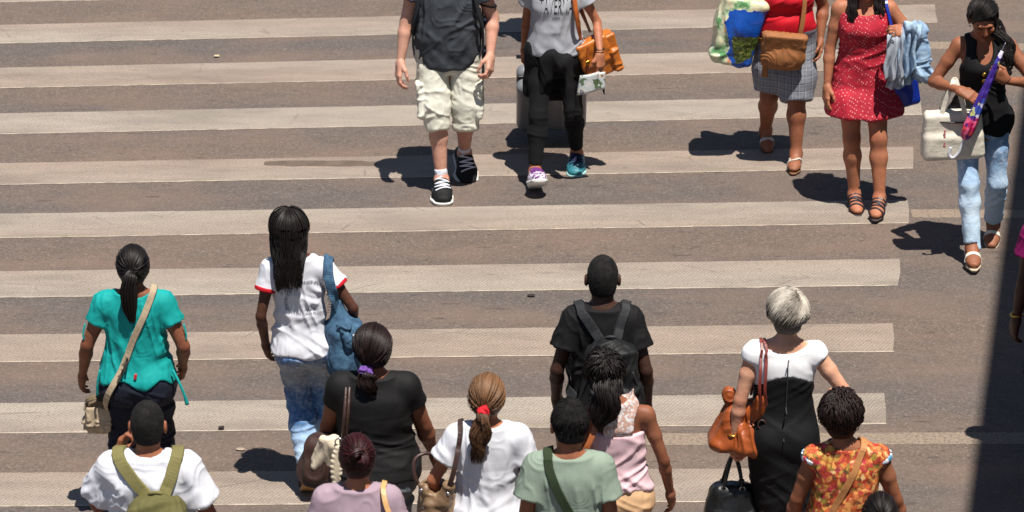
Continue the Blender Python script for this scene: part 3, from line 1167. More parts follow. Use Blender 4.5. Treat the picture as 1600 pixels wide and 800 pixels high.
t = NT('worn_road_paint')
f = road_nodes(t)
pc = t.mix(f, rgb(152, 142, 130), rgb(146, 130, 117))
pc = t.mix(1.0, pc, t.ramp(t.noise(80, 3, None, .7), [(.25, .7), (.75, 1.24)]), 'MULTIPLY')
pc = t.mix(1.0, pc, t.ramp(t.noise(7, 4, t.mapped((.3, 1.3, 1))), [(.3, .86), (.7, 1.08)]), 'MULTIPLY')
grid_ = t.n('TexBrick')
grid_.inputs['Scale'].default_value = 1.0
grid_.inputs['Brick Width'].default_value = .021
grid_.inputs['Row Height'].default_value = .021
grid_.inputs['Mortar Size'].default_value = .0035
grid_.inputs['Color1'].default_value = (1, 1, 1, 1)
grid_.inputs['Color2'].default_value = (.95, .95, .95, 1)
grid_.inputs['Mortar'].default_value = (.66, .64, .62, 1)
grid_.offset = 0.0
t.l(t.mapped((1, 1, 1), (0, 0, .5)), grid_.inputs['Vector'])
pc = t.mix(.8, pc, grid_.outputs['Color'], 'MULTIPLY')
worn = t.ramp(t.noise(60, 4), [(.55, 0), (.68, .65)])
worn2 = t.ramp(t.noise(6, 4, t.mapped((.5, 1.6, 1))), [(.66, 0), (.74, .5)])
stain = t.ramp(t.noise(2.2, 5, t.mapped((.35, 1, 1)), .65), [(.35, .80), (.5, 1), (.68, 1.08)])
pc = t.mix(1.0, pc, stain, 'MULTIPLY')
pc = t.mix(worn, pc, rgb(100, 88, 78))
pc = t.mix(worn2, pc, rgb(104, 94, 84))
crk = t.n('TexVoronoi', feature='DISTANCE_TO_EDGE')
crk.inputs['Scale'].default_value = 1.6
t.l(t.mapped((.6, 1.2, 1)), crk.inputs['Vector'])
cm = t.math('MULTIPLY', t.math('LESS_THAN', crk.outputs['Distance'], .006), t.ramp(t.noise(3, 2), [(.5, 0), (.6, .6)]))
pc = t.mix(cm, pc, rgb(92, 82, 74))
mk = t.ramp(t.noise(12, 2, t.mapped((.45, 1.8, 1))), [(.70, 0), (.75, .6)])
pc = t.mix(mk, pc, rgb(84, 74, 66))
t.l(pc, t.b.inputs['Base Color'])
t.set(Roughness=.8)
t.bump(grid_.outputs['Color'], .3, .002)
t.bump(t.noise(120, 2), .3, .003)
M_PAINT = t.m

t = NT('lane_paint')
pc = t.mix(t.ramp(t.noise(50, 4), [(.45, 0), (.62, 1)]), rgb(132, 116, 100), rgb(104, 92, 82))
t.l(t.mix(1.0, pc, t.ramp(t.noise(130, 2), [(.3, .8), (.7, 1.15)]), 'MULTIPLY'), t.b.inputs['Base Color'])
t.set(Roughness=.85)
M_LANE = t.m
M_EDGE = cloth('paint_edge', rgb(166, 153, 138), .8, .45, 0, 26, False)
M_PATCH = cloth('patch_asphalt', rgb(96, 84, 73), .9, .3, .3, 60, False)

def structure(o):
    o['kind'] = 'structure'
    return o

g = 240
xs, ys = np.meshgrid(np.linspace(-90, 90, 10), np.linspace(-60, 140, 10), indexing='ij')
vv = np.stack([xs.ravel(), ys.ravel(), 0 * xs.ravel()], 1)
ii = np.arange(100).reshape(10, 10)
structure(obj('road', vv, np.stack([ii[:-1, :-1], ii[1:, :-1], ii[1:, 1:], ii[:-1, 1:]], -1).reshape(-1, 4), M_ASPH, smooth=False))

# zebra bars: x and y of the left (frame edge) and right end, far and near edge
BARS = [((-4.05, 27.43, 26.98), (3.46, 27.93, 3.42, 27.50)), ((-3.93, 26.42, 25.97), (3.31, 26.93, 3.27, 26.48)), ((-3.80, 25.41, 24.95), (3.13, 25.88, 3.08, 25.39)),
        ((-3.67, 24.41, 23.97), (2.97, 24.80, 2.94, 24.38)), ((-3.54, 23.39, 22.97), (2.81, 23.72, 2.76, 23.29)), ((-3.41, 22.43, 21.99), (2.66, 22.69, 2.62, 22.26)),
        ((-3.28, 21.42, 20.98), (2.50, 21.63, 2.45, 21.18)), ((-3.14, 20.39, 19.97), (2.36, 20.57, 2.32, 20.13)), ((-3.01, 19.37, 18.95), (2.21, 19.52, 2.17, 19.08)),
        ((-2.88, 18.42, 17.99), (2.09, 18.49, 2.05, 18.06)), ((-2.8, 17.42, 16.99), (1.96, 17.46, 1.93, 17.02)), ((-2.7, 16.42, 15.99), (1.83, 16.44, 1.80, 16.0))]
for bi, ((xl, yf, yn), (xr, rf, xr2, rn)) in enumerate(BARS):
    nx = 220
    u = np.linspace(0, 1, nx)
    X0 = -7.0
    far = yf + (X0 + (xr - X0) * u - xl) * (rf - yf) / (xr - xl)
    near = yn + (X0 + (xr2 - X0) * u - xl) * (rn - yn) / (xr2 - xl)
    jit = lambda sd: .009 * (vnoise(np.stack([u * 90, u * 0 + bi, u * 0], 1), sd) - .5) + .006 * (vnoise(np.stack([u * 400, u * 0 + bi, u * 0], 1), sd) - .5)
    xa, xb = X0 + (xr - X0) * u, X0 + (xr2 - X0) * u
    rows = np.stack([np.stack([xa, far + jit(1), 0 * u + .0012], 1), np.stack([(xa + xb) / 2, (far + near) / 2, 0 * u + .0012], 1), np.stack([xb, near + jit(5), 0 * u + .0012], 1)], 0)
    rows[:, -1, 0] += .02 * (RNG.random(3) - .5)
    ii = np.arange(3 * nx).reshape(3, nx)
    q = np.stack([ii[1:, :-1], ii[1:, 1:], ii[:-1, 1:], ii[:-1, :-1]], -1).reshape(-1, 4)
    structure(obj('crosswalk_stripe', rows.reshape(-1, 3), q, M_PAINT, smooth=False))
    e = np.stack([np.stack([xb, near + jit(5) + .010, 0 * u + .0022], 1), np.stack([xb, near + jit(5) - .004, 0 * u + .0022], 1)], 0)
    ii = np.arange(2 * nx).reshape(2, nx)
    structure(obj('stripe_edge', e.reshape(-1, 3), np.stack([ii[1:, :-1], ii[1:, 1:], ii[:-1, 1:], ii[:-1, :-1]], -1).reshape(-1, 4), M_EDGE, smooth=False))

def strip(name, x0, y0, x1, y1, w, m, z=.0012, nx=60, wob=.012):
    u = np.linspace(0, 1, nx)
    X, Y = x0 + (x1 - x0) * u, y0 + (y1 - y0) * u
    j = wob * (vnoise(np.stack([u * 60, 0 * u + x0, 0 * u], 1), 3) - .5)
    r = np.stack([np.stack([X, Y + w / 2 + j, 0 * u + z], 1), np.stack([X, Y - w / 2 + j, 0 * u + z], 1)], 0)
    ii = np.arange(2 * nx).reshape(2, nx)
    return structure(obj(name, r.reshape(-1, 3), np.stack([ii[1:, :-1], ii[1:, 1:], ii[:-1, 1:], ii[:-1, :-1]], -1).reshape(-1, 4), m, smooth=False))
strip('lane_line', 3.12, 25.94, 9, 25.55, .17, M_LANE)
strip('lane_line', 2.66, 22.44, 9, 22.3, .15, M_LANE)
strip('lane_line', .6, 18.87, 9, 18.92, .16, M_LANE)
# worn bare patch on the fifth bar
un = np.linspace(0, 2 * math.pi, 40, endpoint=False)
rr = 1 + .5 * (vnoise(np.stack([np.cos(un) * 3, np.sin(un) * 3, 0 * un], 1), 2) - .5)
pv = np.stack([-1.32 + .36 * rr * np.cos(un), 23.385 + .055 * rr * np.sign(np.sin(un)) * np.abs(np.sin(un)) ** .5, 0 * un + .0022], 1)
structure(obj('road_patch', np.vstack([pv, [[-1.32, 23.385, .0022]]]), np.array([[40, i, (i + 1) % 40] for i in range(40)]), M_PATCH, smooth=False))

# viaduct deck beyond the frame: its shadow lies along the right side of the crosswalk
t = NT('concrete')
t.l(t.ramp(t.noise(3, 5), [(.3, rgb(120, 116, 108)), (.7, rgb(150, 146, 138))]), t.b.inputs['Base Color'])
t.set(Roughness=.85)
M_CONC = t.m
deck = thing('viaduct', 'concrete viaduct deck on round columns casting the broad dark shadow on the road', 'viaduct', (8, 18, 0))
ZD = 8.0
sx, sy = SUN_DIR.x / SUN_DIR.z * ZD, SUN_DIR.y / SUN_DIR.z * ZD
e0, e1 = V(2.63 + sx, 17.92 + sy), V(3.68 + sx, 23.91 + sy)
dd = (e1 - e0) / np.linalg.norm(e1 - e0)
a, b = e0 - dd * 9, e1 + dd * 3.5
poly = np.array([a, b, b + V(40, -2.0), a + V(40, -2.0)])
o3 = V(8, 18, 0)
dv = np.vstack([np.hstack([poly, np.full((4, 1), ZD)]), np.hstack([poly, np.full((4, 1), ZD + .7)])]) - o3
obj('deck', dv, np.array([[3, 2, 1, 0], [4, 5, 6, 7], [0, 1, 5, 4], [1, 2, 6, 5], [2, 3, 7, 6], [3, 0, 4, 7]]), M_CONC, deck, smooth=False)
for cx, cy in ((7.5, 12), (9.5, 20.5)):
    lathe('column', [(.001, 0), (.45, 0), (.45, ZD - .01), (.001, ZD - .01)], M_CONC, deck, at=V(cx, cy, 0) - o3, seg=28)

# small litter
M_PAPER = cloth('litter_paper', rgb(190, 172, 140), .9, .2, .2, 60, False)
M_DARK = cloth('litter_dark', rgb(48, 42, 38), .9, .2, .2, 60, False)
def litter(name, label, cat, x, y, r, m, flat=.3):
    o = thing(name, label, cat, (x, y, 0))
    v, q = polygonise([ell((0, 0, r * flat), (r, r * .7, r * flat), .0)], r / 7)
    v = v * (1 + .5 * (vnoise(v / r * 2, 3) - .5))[:, None]
    v[:, 2] += -v[:, 2].min() + .005
    x0 = obj(name, v, q, m)
    x0.location = (x, y, 0)
    for kk in ('label', 'category'):
        x0[kk] = o[kk]
    bpy.data.objects.remove(o)
    x0.name = name
    return x0
litter('paper_scrap', 'tan crumpled paper scrap on dark asphalt between pale bars near the far top corner', 'litter', -2.21, 25.65, .022, M_PAPER)
litter('pebble', 'dark pebble on a pale bar between the teal shirt and bleached jeans', 'pebble', -1.68, 19.0, .018, M_DARK, .5)
litter('dry_leaf', 'dark dry leaf on asphalt near the man with black backpack', 'leaf', .12, 21.0, .045, M_DARK, .08)
litter('gum_wrapper', 'pale thin wrapper on brown asphalt beside the white shirt man with olive backpack', 'litter', -1.55, 18.72, .03, cloth('wrapper', rgb(150, 135, 118), .7, .1, .1, 60, False), .1)

# ------------------------------------------------------------------ shared materials
SK_FAIR = skin_mat('skin_light', rgb(208, 156, 128))
SK_PALE = skin_mat('skin_fair', rgb(190, 143, 123))
SK_TAN = skin_mat('skin_tan', rgb(166, 108, 79))
SK_OLIVE = skin_mat('skin_olive', rgb(142, 90, 64))
SK_BROWN = skin_mat('skin_brown', rgb(128, 80, 57))
SK_DEEP = skin_mat('skin_deep_brown', rgb(84, 52, 38))
SK_DARK = skin_mat('skin_dark', rgb(66, 42, 32))
H_BLACK = hair_mat('black_hair', rgb(14, 11, 11), rgb(34, 27, 26), .34)
H_DBROWN = hair_mat('dark_brown_hair', rgb(22, 13, 13), rgb(40, 25, 23), .32)
H_BROWN = hair_mat('brown_hair', rgb(64, 42, 28), rgb(132, 96, 66), .36)
H_RED = hair_mat('dark_red_hair', rgb(30, 9, 12), rgb(62, 19, 23), .36)
H_GREY = hair_mat('frosted_grey_hair', rgb(70, 62, 55), rgb(186, 178, 165), .42)
H_CROP = crop_mat('cropped_hair', rgb(16, 15, 15))
C_WHITE = cloth('white_cotton', rgb(204, 205, 212), .9, .04, .4)
C_BLACK = cloth('black_cotton', rgb(15, 14, 15), .8, .15, .5)
C_BLACK2 = cloth('black_jersey', rgb(17, 16, 17), .75, .15, .5)
C_NAVY = cloth('navy_denim', rgb(20, 24, 38), .85, .25, .5, 40)
C_METAL = plain('steel', rgb(190, 190, 195), .3, 1.0)
C_BRASS = plain('brass', rgb(190, 150, 70), .35, 1.0)
C_BLACKP = plain('black_plastic', rgb(16, 16, 17), .4)
C_RUBBER = plain('white_rubber', rgb(205, 203, 196), .7)
C_RUBBLK = plain('black_rubber', rgb(22, 21, 20), .7)
SKIRTK = None

def plain_shoes(P, m, sole):
    for side in 'LR':
        P.shoe(side, m, sole)

def standing_feet(k=1.0, stride=.22, lead='L', w=.09, lift=25):
    """mid-stride: lead foot forward and flat, trailing foot on its toes"""
    tr = 'R' if lead == 'L' else 'L'
    sg = {'L': -1, 'R': 1}
    return {lead: dict(ankle=(sg[lead] * w * k, stride * k, .09 * k)), tr: dict(ankle=(sg[tr] * w * k, -stride * .9 * k, .145 * k), pitch=-lift)}

# ------------------------------------------------------------------ F: teal shirt woman
P = Person('woman in a teal shirt and dark jeans with a black ponytail, seen from behind', -2.02, 17.85, 0, 1.59, was=1.64, sex='f', skin=SK_BROWN, g=1.10, ga=1.06,
           arms={'L': dict(wrist=(-.305, .06, .83), pole=(-.5, -1, -.1), curl=.45), 'R': dict(wrist=(.235, .10, .86), pole=(.6, -1, -.1), curl=.45)},
           feet=standing_feet(.96, .2, 'R'), belly=.02, hipw=1.05)
P.body()
C_TEAL = cloth('teal_jersey', rgb(8, 142, 138), .75, .1, .55, 22)
P.trousers(C_NAVY, .98, .012)
P.tee(C_TEAL, .86, .014, .026, .46, .010, neck=.10, neck_y=-.005, neck_z=1.45, ripple=.012,
      folds=[(.014, (5, 5, 20), (.8, 1.12), .5), (.013, (6, 6, 17), (.8, 1.2), -.7), (.009, (19, 19, 5), (.8, 1.36), .2), (.003, (26, 26, 26))])
hair_cap(P, H_BLACK, .008)
pulled_hair(P, H_BLACK, (0, -1, .05), 420, lift=.010)
tb = P.hd((0, -.115, .02))
tail_hair(P, H_BLACK, tb, [tb + V(-.003, -.035, -.02), tb + V(-.012, -.045, -.10), tb + V(-.012, -.035, -.2), tb + V(.0, -.03, -.29)], 300, (.02, .036, .046, .038, .012), r=.0036)
for side in 'LR':                                        # tie cords of the shirt
    sg = -1 if side == 'L' else 1
    e = P.sh[side] + (P.el[side] - P.sh[side]) * .46 + V(sg * .06, -.02, 0)
    tube_obj('tie_cord', [e, e + V(sg * .012, -.012, -.05), e + V(sg * .01, -.012, -.09)], .005, C_TEAL, P.root, n=5)
tube_obj('tie_cord', [V(.20, -.10, .93), V(.235, -.13, .87), V(.262, -.14, .80), V(.275, -.14, .745)], [.008, .007, .008, .012], C_TEAL, P.root, n=5)
tube_obj('tie_cord', [V(-.19, -.10, .93), V(-.205, -.11, .86), V(-.21, -.10, .78)], [.007, .006, .008], C_TEAL, P.root, n=5)
b = sdf_obj('pocket_tab', [box(V(.005, -.158, .915), (.008, .006, .016), .002, 0, rotm(0, 0, .2))], plain('red_tab', rgb(190, 30, 50), .7), P.root, vox=.003)
plain_shoes(P, C_BLACKP, C_RUBBER)
C_CANVAS = cloth('canvas', rgb(168, 150, 126), .9, .22, .45, 40)
B, o0 = P.carry('shoulder_bag', 'small worn canvas bag with flap hanging at the hip of the teal shirt woman', 'bag', (-.215, .04, .54))
bag = sdf_obj('bag_body', [box(V(-.215, .02, .615), (.078, .05, .085), .03, .02), ell(V(-.215, .02, .57), (.085, .058, .06), .03)], C_CANVAS, B, o0, .006, folds=[(.012, (22, 22, 22)), (.005, (50, 50, 50))])
sdf_obj('flap', [box(V(-.225, -.045, .63), (.055, .012, .055), .01, .0, rotm(.1, .2)), box(V(-.18, -.048, .61), (.03, .012, .065), .01, .01, rotm(.1, -.2))], C_CANVAS, B, o0, .005, folds=[(.008, (40, 40, 40))])
sdf_obj('gathered_mouth', [ell(V(-.225, -.0, .70), (.06, .045, .03), .01)], cloth('canvas_dark', rgb(104, 90, 72), .95, .3, .4, 50), B, o0, .005, folds=[(.018, (45, 45, 45))])
st = ribbon('strap', [V(-.16, -.04, .68), V(-.12, -.17, .86), V(-.04, -.18, 1.05), V(.05, -.17, 1.25), V(.105, -.09, 1.40), V(.11, -.0, 1.44), V(.08, .12, 1.30), V(-.05, .17, 1.05), V(-.2, .11, .78), V(-.235, .05, .68)],
            .036, C_CANVAS, B, o0, field=P.cloth + P.field, off=.013, n=9)
for zz in (.93, 1.0):
    ribbon('strap_print', [V(-.085 + (zz - .93) * .37, -.19, zz), V(-.072 + (zz - .93) * .37, -.19, zz + .022), V(-.061 + (zz - .93) * .37, -.19, zz + .045)], .012, plain('ink', rgb(70, 60, 50), .9), st, o0, field=P.cloth, off=.018, thick=.002, n=4)

# ------------------------------------------------------------------ G: white ringer shirt, long black hair
P = Person('thin woman with long black hair in a white shirt with red sleeve trims', -1.13, 18.22, 0, 1.65, was=1.7, sex='f', skin=SK_DEEP, g=.86, ga=.82, sway=-.045, shoulder=1.04, hipw=.95,
           arms={'L': dict(wrist=(-.225, .05, .855), pole=(-.4, -1, 0), palm=(1, .5, 0), curl=.35), 'R': dict(wrist=(.245, .12, .93), pole=(.6, -.8, 0))},
           feet={'L': dict(ankle=(.00, -.10, .16), pitch=-35), 'R': dict(ankle=(.085, .22, .09))}, head=(4, 8, -6), headshift=(-.035, -.01, .0))
P.body()
t = NT('bleached_jeans')
sep = t.n('SeparateXYZ')
t.l(t.co(), sep.inputs[0])
zz = t.math('ADD', sep.outputs[2], t.math('MULTIPLY', t.math('SUBTRACT', t.noise(11, 3), .5), .22))
col = t.ramp(zz, [(.05, rgb(190, 208, 224)), (.30, rgb(168, 194, 220)), (.42, rgb(70, 112, 160)), (.56, rgb(52, 88, 134)), (.68, rgb(128, 134, 142)), (.80, rgb(136, 140, 146)), (.86, rgb(70, 104, 150)), (1, rgb(80, 120, 165))])
col = t.mix(t.ramp(t.noise(45, 4), [(.45, 0), (.66, .3)]), col, rgb(178, 200, 220))
t.l(col, t.b.inputs['Base Color'])
t.set(Roughness=.85)
t.bump(t.noise(30, 4), .4, .015)
P.trousers(t.m, .94, .008, loose_k=.012, loose_a=.014)
tee = P.tee(C_WHITE, .85, .015, .022, .42, .016, neck=.08, ripple=.006, folds=[(.012, (5, 5, 20), (.8, 1.2), .5), (.010, (6, 6, 18), (.8, 1.3), -.5), (.008, (18, 18, 5), (.8, 1.36), .3), (.003, (26, 26, 26))])
C_REDTRIM = cloth('red_trim', rgb(178, 22, 36), .85, .08, .2)
for side in 'LR':
    S, E = P.sh[side], P.el[side]
    d = unit(E - S)
    c = S + (E - S) * .42
    sdf_obj('sleeve_trim', [cone(c - d * .012, c + d * .012, .066, .066, 0, 'ab')], C_REDTRIM, P.root, vox=.005, cuts=[cone(c - d * .05, c + d * .05, .044, .044, .0)])
INK = plain('print_ink', rgb(60, 60, 70), .9)
text_on('lettering', 'CENTRO DE ENSINO FUNDAMENTAL', INK, tee, V(.02, -.1, 1.165), .50, (0, -1, .12), tee, arc=(.118, math.pi / 2), height=.017)
text_on('lettering', 'CASEB', INK, tee, V(.03, -.1, 1.125), .055, (0, -1, .12), tee, height=.014)
text_on('lettering', 'CRE PLANO PILOTO', INK, tee, V(.03, -.1, 1.10), .15, (0, -1, .12), tee, height=.014)
hair_cap(P, H_BLACK, .012)
falling_hair(P, H_BLACK, .29, 900, back=-.15, narrow=.60, r=.0034, wave=.006, lift=.014, field=P.cloth, part=.1)
for side in 'LR':
    P.sandal(side, plain('tan_sole', rgb(150, 112, 70), .7), plain('dark_strap', rgb(40, 28, 24), .6))
t = NT('blue_denim')
t.l(t.mix(t.ramp(t.noise(30, 4), [(.35, 0), (.7, 1)]), rgb(36, 66, 92), rgb(62, 98, 124)), t.b.inputs['Base Color'])
t.set(Roughness=.88)
t.bump(t.noise(25, 4), .5, .015)
C_DENIM = t.m
B, o0 = P.carry('shoulder_bag', 'slouchy blue denim shoulder bag under the arm of the long haired woman', 'bag', (.22, 0, .72))
sdf_obj('bag_body', [box(V(.215, -.045, .88), (.085, .10, .15), .05, .03, rotm(0, .2)), ell(V(.215, -.05, .82), (.10, .13, .13), .05), cone(V(.20, -.05, 1.0), V(.175, -.04, 1.14), .07, .028, .06)],
        C_DENIM, B, o0, .007, folds=[(.014, (12, 12, 4), (.6, 1.3), .2), (.005, (24, 24, 14))])
ribbon('shoulder_strap', [V(.185, -.06, 1.10), V(.165, -.10, 1.22), V(.14, -.10, 1.33), V(.125, -.03, 1.42), V(.135, .06, 1.36), V(.17, .08, 1.2), V(.20, .05, 1.08)], [.05, .055, .055, .055, .055, .05, .05], C_DENIM, B, o0, field=P.cloth, off=.014, n=8, snap=False)
sdf_obj('knot', [ell(V(.215, -.13, 1.03), (.035, .03, .03), .01), cone(V(.215, -.14, 1.03), V(.25, -.16, .95), .018, .022, .01)], C_DENIM, B, o0, .005, folds=[(.01, (40, 40, 40))])
tube_obj('cord_trim', [V(.27, -.15, 1.0), V(.285, -.165, .94), V(.28, -.17, .90), V(.30, -.16, .86)], .008, C_WHITE, B, o0, n=5)

# ------------------------------------------------------------------ H: heavy woman in black
P = Person('heavy set woman in black with dark hair in a purple tie', -.70, 16.70, 0, 1.62, was=1.68, sex='f', skin=SK_BROWN, g=1.34, ga=1.28, shoulder=.92,
           arms={'L': dict(wrist=(-.27, .16, .80), pole=(-.8, -.8, 0)), 'R': dict(wrist=(.30, .16, .84), pole=(.5, -1, 0), palm=(-1, .2, 0))},
           feet=standing_feet(1, .2, 'L'), belly=.035, head=(4, 4, 0), hipw=1.0)
P.body()
P.trousers(cloth('grey_trousers', rgb(104, 108, 114), .85, .1, .4), .93, .006)
P.tee(C_BLACK2, .84, .014, .022, .42, .004, neck=.085, folds=[(.008, (4, 4, 24), (.8, 1.2), .1), (.006, (5, 5, 20), (.8, 1.3), -.3)])
hair_cap(P, H_DBROWN, .014, front=.07, nape=-.09)
pulled_hair(P, H_DBROWN, (-.25, -.75, -.62), 520, lift=.014)
tb = P.hd((-.04, -.09, -.085))
tail_hair(P, H_DBROWN, tb, [tb + V(0, -.03, -.03), tb + V(.02, -.035, -.09), tb + V(.045, -.03, -.15)], 170, (.02, .045, .05, .03, .01), r=.0034, wave=.006)
sdf_obj('hair_tie', [ell(tb + V(.0, -.018, .0), (.03, .02, .022), .0)], cloth('purple_tie', rgb(110, 74, 150), .8, .3, .4, 60), P.root, vox=.004, folds=[(.012, (70, 70, 70))])
plain_shoes(P, C_BLACKP, C_RUBBLK)
C_CREAM = cloth('cream_knit', rgb(206, 192, 168), .85, .12, .4, 40)
C_BROWNL = leather('dark_brown_leather', rgb(58, 38, 32), .45)
B, o0 = P.carry('handbag', 'brown handbag with thick cream braid edging and dark strap beside the black shirt woman', 'bag', (-.22, -.05, .70))
sdf_obj('bag_body', [box(V(-.24, -.03, .90), (.115, .07, .13), .05, .03, rotm(0, -.35)), ell(V(-.25, -.03, .85), (.13, .085, .10), .04)], C_BROWNL, B, o0, .007, folds=[(.016, (12, 12, 12))])
sdf_obj('flap', [box(V(-.20, -.11, .965), (.105, .022, .085), .018, .01, rotm(-.15, -.3, .40)), cone(V(-.30, -.09, .90), V(-.20, -.10, 1.05), .022, .03, .02)], C_CREAM, B, o0, .006, folds=[(.004, (30, 30, 30))])
def braid(name, pts, r, m, parent, origin, nb=11):
    C = catmull(pts, 10)
    t0 = np.linspace(0, 1, len(C))
    pr = []
    for i in range(nb):
        for s2 in (-1, 1):
            u = (i + .25 * s2 + .5) / nb
            c = np.array([np.interp(u, t0, C[:, a]) for a in range(3)])
            dd = unit(np.array([np.interp(min(u + .05, 1), t0, C[:, a]) for a in range(3)]) - c + 1e-6)
            lat = unit(np.cross(dd, V(0, 1, .1)))
            pr.append(cone(c - dd * r * .5 + lat * s2 * r * .9, c + dd * r * .9 + lat * s2 * r * .1, r * .8, r * .6, .004))
    return sdf_obj(name, pr, m, parent, origin, .004)
braid('braid_trim', [V(-.165, -.145, 1.02), V(-.185, -.15, .95), V(-.185, -.15, .87), V(-.165, -.145, .79), V(-.14, -.14, .74)], .020, C_CREAM, B, o0, 12)
braid('braid_trim', [V(-.115, -.15, 1.0), V(-.12, -.16, .93), V(-.115, -.16, .86), V(-.10, -.155, .80)], .018, C_CREAM, B, o0, 9)
for dx in (0, .018):
    tube_obj('strap', zfit([V(-.155 + dx, -.13, 1.05), V(-.15 + dx, -.16, 1.15), V(-.14 + dx, -.15, 1.28), V(-.135 + dx, -.04, 1.40), V(-.14 + dx, .08, 1.32), V(-.2 + dx, .12, 1.1), V(-.22 + dx, .04, 1.0)]), .009, C_BROWNL, B, o0, n=8)
for dx in (-.02, .03):
    tube_obj('ring', [V(-.15 + dx + .022 * math.cos(a), -.15, 1.06 + .022 * math.sin(a)) for a in np.linspace(0, 6.28, 9)], .004, C_METAL, B, o0, n=4)

# ------------------------------------------------------------------ M: man with black backpack
P = Person('man in a black shirt with cropped black hair carrying a black backpack', .47, 17.33, 0, 1.75, was=1.81, sex='m', skin=SK_DARK, g=.88, ga=.88, shoulder=.84,
           arms={'L': dict(wrist=(-.235, .08, .92), pole=(-.4, -1, 0)), 'R': dict(wrist=(.24, .02, .90), pole=(.4, -1, 0))}, feet=standing_feet(1.05, .25, 'R'))
P.body()
P.trousers(C_NAVY, .98, .010, loose_k=.02, loose_a=.02)
P.tee(C_BLACK, .84, .016, .03, .56, .018, neck=.075)
hair_cap(P, H_CROP, -.001, rough=.0012, nape=-.070)
plain_shoes(P, C_BLACKP, C_RUBBER)
C_PACK = cloth('black_nylon', rgb(22, 23, 24), .6, .2, .5, 30)
C_PACK2 = cloth('charcoal_nylon', rgb(40, 41, 43), .6, .2, .4, 30)
def backpack(P, label, m, m2, c, h, w, d, strap_w=.06, top_r=.1, strap_x=.085, strap_m=None):
    """soft pack on the back of P: shell, pocket, top loop, two shoulder straps"""
    B, o0 = P.carry('backpack', label, 'backpack', (c[0], c[1], c[2] - h / 2))
    sdf_obj('pack_shell', [box(V(*c) + V(0, 0, -.02), (w / 2, d / 2, h / 2 - .02), .05, .04, None, .28), ell(V(*c) + V(0, -.01, -h * .22), (w * .54, d * .58, h * .28), .05), ell(V(*c) + V(0, 0, h * .3), (w * .36, d * .45, h * .2), .05)],
            m, B, o0, .008, folds=[(.016, (8, 8, 12), (-9, 9), .4), (.008, (20, 20, 14), (-9, 9), -.5)])
    sdf_obj('front_pocket', [box(V(*c) + V(0, -d * .52, -h * .18), (w * .36, .035, h * .22), .03, .02), ell(V(*c) + V(0, -d * .55, -h * .22), (w * .33, .045, h * .18), .03)], m2, B, o0, .007, folds=[(.010, (14, 14, 16))])
    for sg in (-1, 1):
        tube_obj('zip', [V(*c) + V(sg * w * .40, -d * .35, -h * .1), V(*c) + V(sg * w * .37, -d * .36, h * .15), V(*c) + V(sg * w * .22, -d * .34, h * .36), V(*c) + V(sg * .01, -d * .3, h * .42)], .005, C_BLACKP, B, o0, n=6)
        ribbon('shoulder_strap', [V(c[0] + sg * .022, c[1] + d * .25, c[2] + h * .44), V(c[0] * .5 + sg * strap_x * .75, -.12 * P.s, 1.39 * P.s), V(sg * (strap_x + .018), -.03, 1.475 * P.s), V(sg * (strap_x + .03), .09, 1.40 * P.s), V(sg * (strap_x + .05), .13, 1.25 * P.s), V(sg * (strap_x + .09), .06, 1.05 * P.s), V(c[0] + sg * w * .45, c[1] + d * .3, c[2] - h * .38)],
               strap_w, strap_m or m2, B, o0, field=P.cloth, off=.012, thick=.012, n=8, snap=False)
    tube_obj('grab_loop', [V(*c) + V(-.035, d * .1, h * .47), V(*c) + V(-.02, d * .0, h * .53), V(*c) + V(.02, d * .0, h * .53), V(*c) + V(.035, d * .1, h * .47)], .009, m2, B, o0, n=6)
    return B, o0
B, o0 = backpack(P, 'black nylon backpack worn by the man in a black shirt', C_PACK, C_PACK2, (.04, -.22, 1.13), .50, .29, .18, .052)
sdf_obj('top_handle', [ell(V(.04, -.315, 1.33), (.045, .03, .03), .01), ell(V(.04, -.33, 1.28), (.06, .04, .05), .02)], C_PACK, B, o0, .006, folds=[(.012, (25, 25, 25))])
for sg in (-1, 1):
    tube_obj('side_strap', [V(.04 + sg * .11, -.31, 1.24), V(.04 + sg * .14, -.29, 1.13), V(.04 + sg * .155, -.26, 1.01)], .008, C_PACK2, B, o0, n=5)

# ------------------------------------------------------------------ I: mauve shirt, dark red bun
P = Person('woman in a mauve shirt with dark red hair pinned in a bun', -.735, 15.5, 0, 1.55, was=1.63, sex='f', skin=SK_TAN, g=1.08, ga=1.0, feet=standing_feet(.95, .2, 'R'), lean=.03, head=(10, 8, -3))
P.body()
P.trousers(C_NAVY, .93, .010)
C_MAUVE = cloth('mauve_cotton', rgb(150, 130, 141), .85, .08, .5)
P.tee(C_MAUVE, .84, .018, .03, .55, .02, neck=.082)
hair_cap(P, H_RED, .012, front=.07, nape=-.085)
pulled_hair(P, H_RED, (0, -.9, .25), 460, lift=.012)
bc = P.hd((0, -.125, .045))
tw = []
for i in range(170):                                    # the twisted coil
    a = np.linspace(0, 5.2, 18) + RNG.random() * 6.28
    rad = (.018 + .030 * RNG.random()) * np.linspace(1.0, .75, 18)
    dep = .028 * (RNG.random() - .35)
    tw.append(bc + np.stack([rad * np.cos(a) * 1.05, -.004 - dep + .012 * np.sin(a * 2), rad * np.sin(a)], 1))
strand_obj('bun', np.array(tw), taper(18, .0052, .6), H_RED, P.root)
plain_shoes(P, C_BLACKP, C_RUBBLK)
C_TANL = leather('tan_leather', rgb(188, 146, 92), .5, .15)
B, o0 = P.carry('shoulder_bag', 'tan leather bag worn on the shoulder of the woman in mauve', 'bag', (.25, .02, .82))
sdf_obj('bag_body', [box(V(.25, .05, .95), (.06, .12, .12), .04, .02)], C_TANL, B, o0, .007, folds=[(.01, (14, 14, 14))])
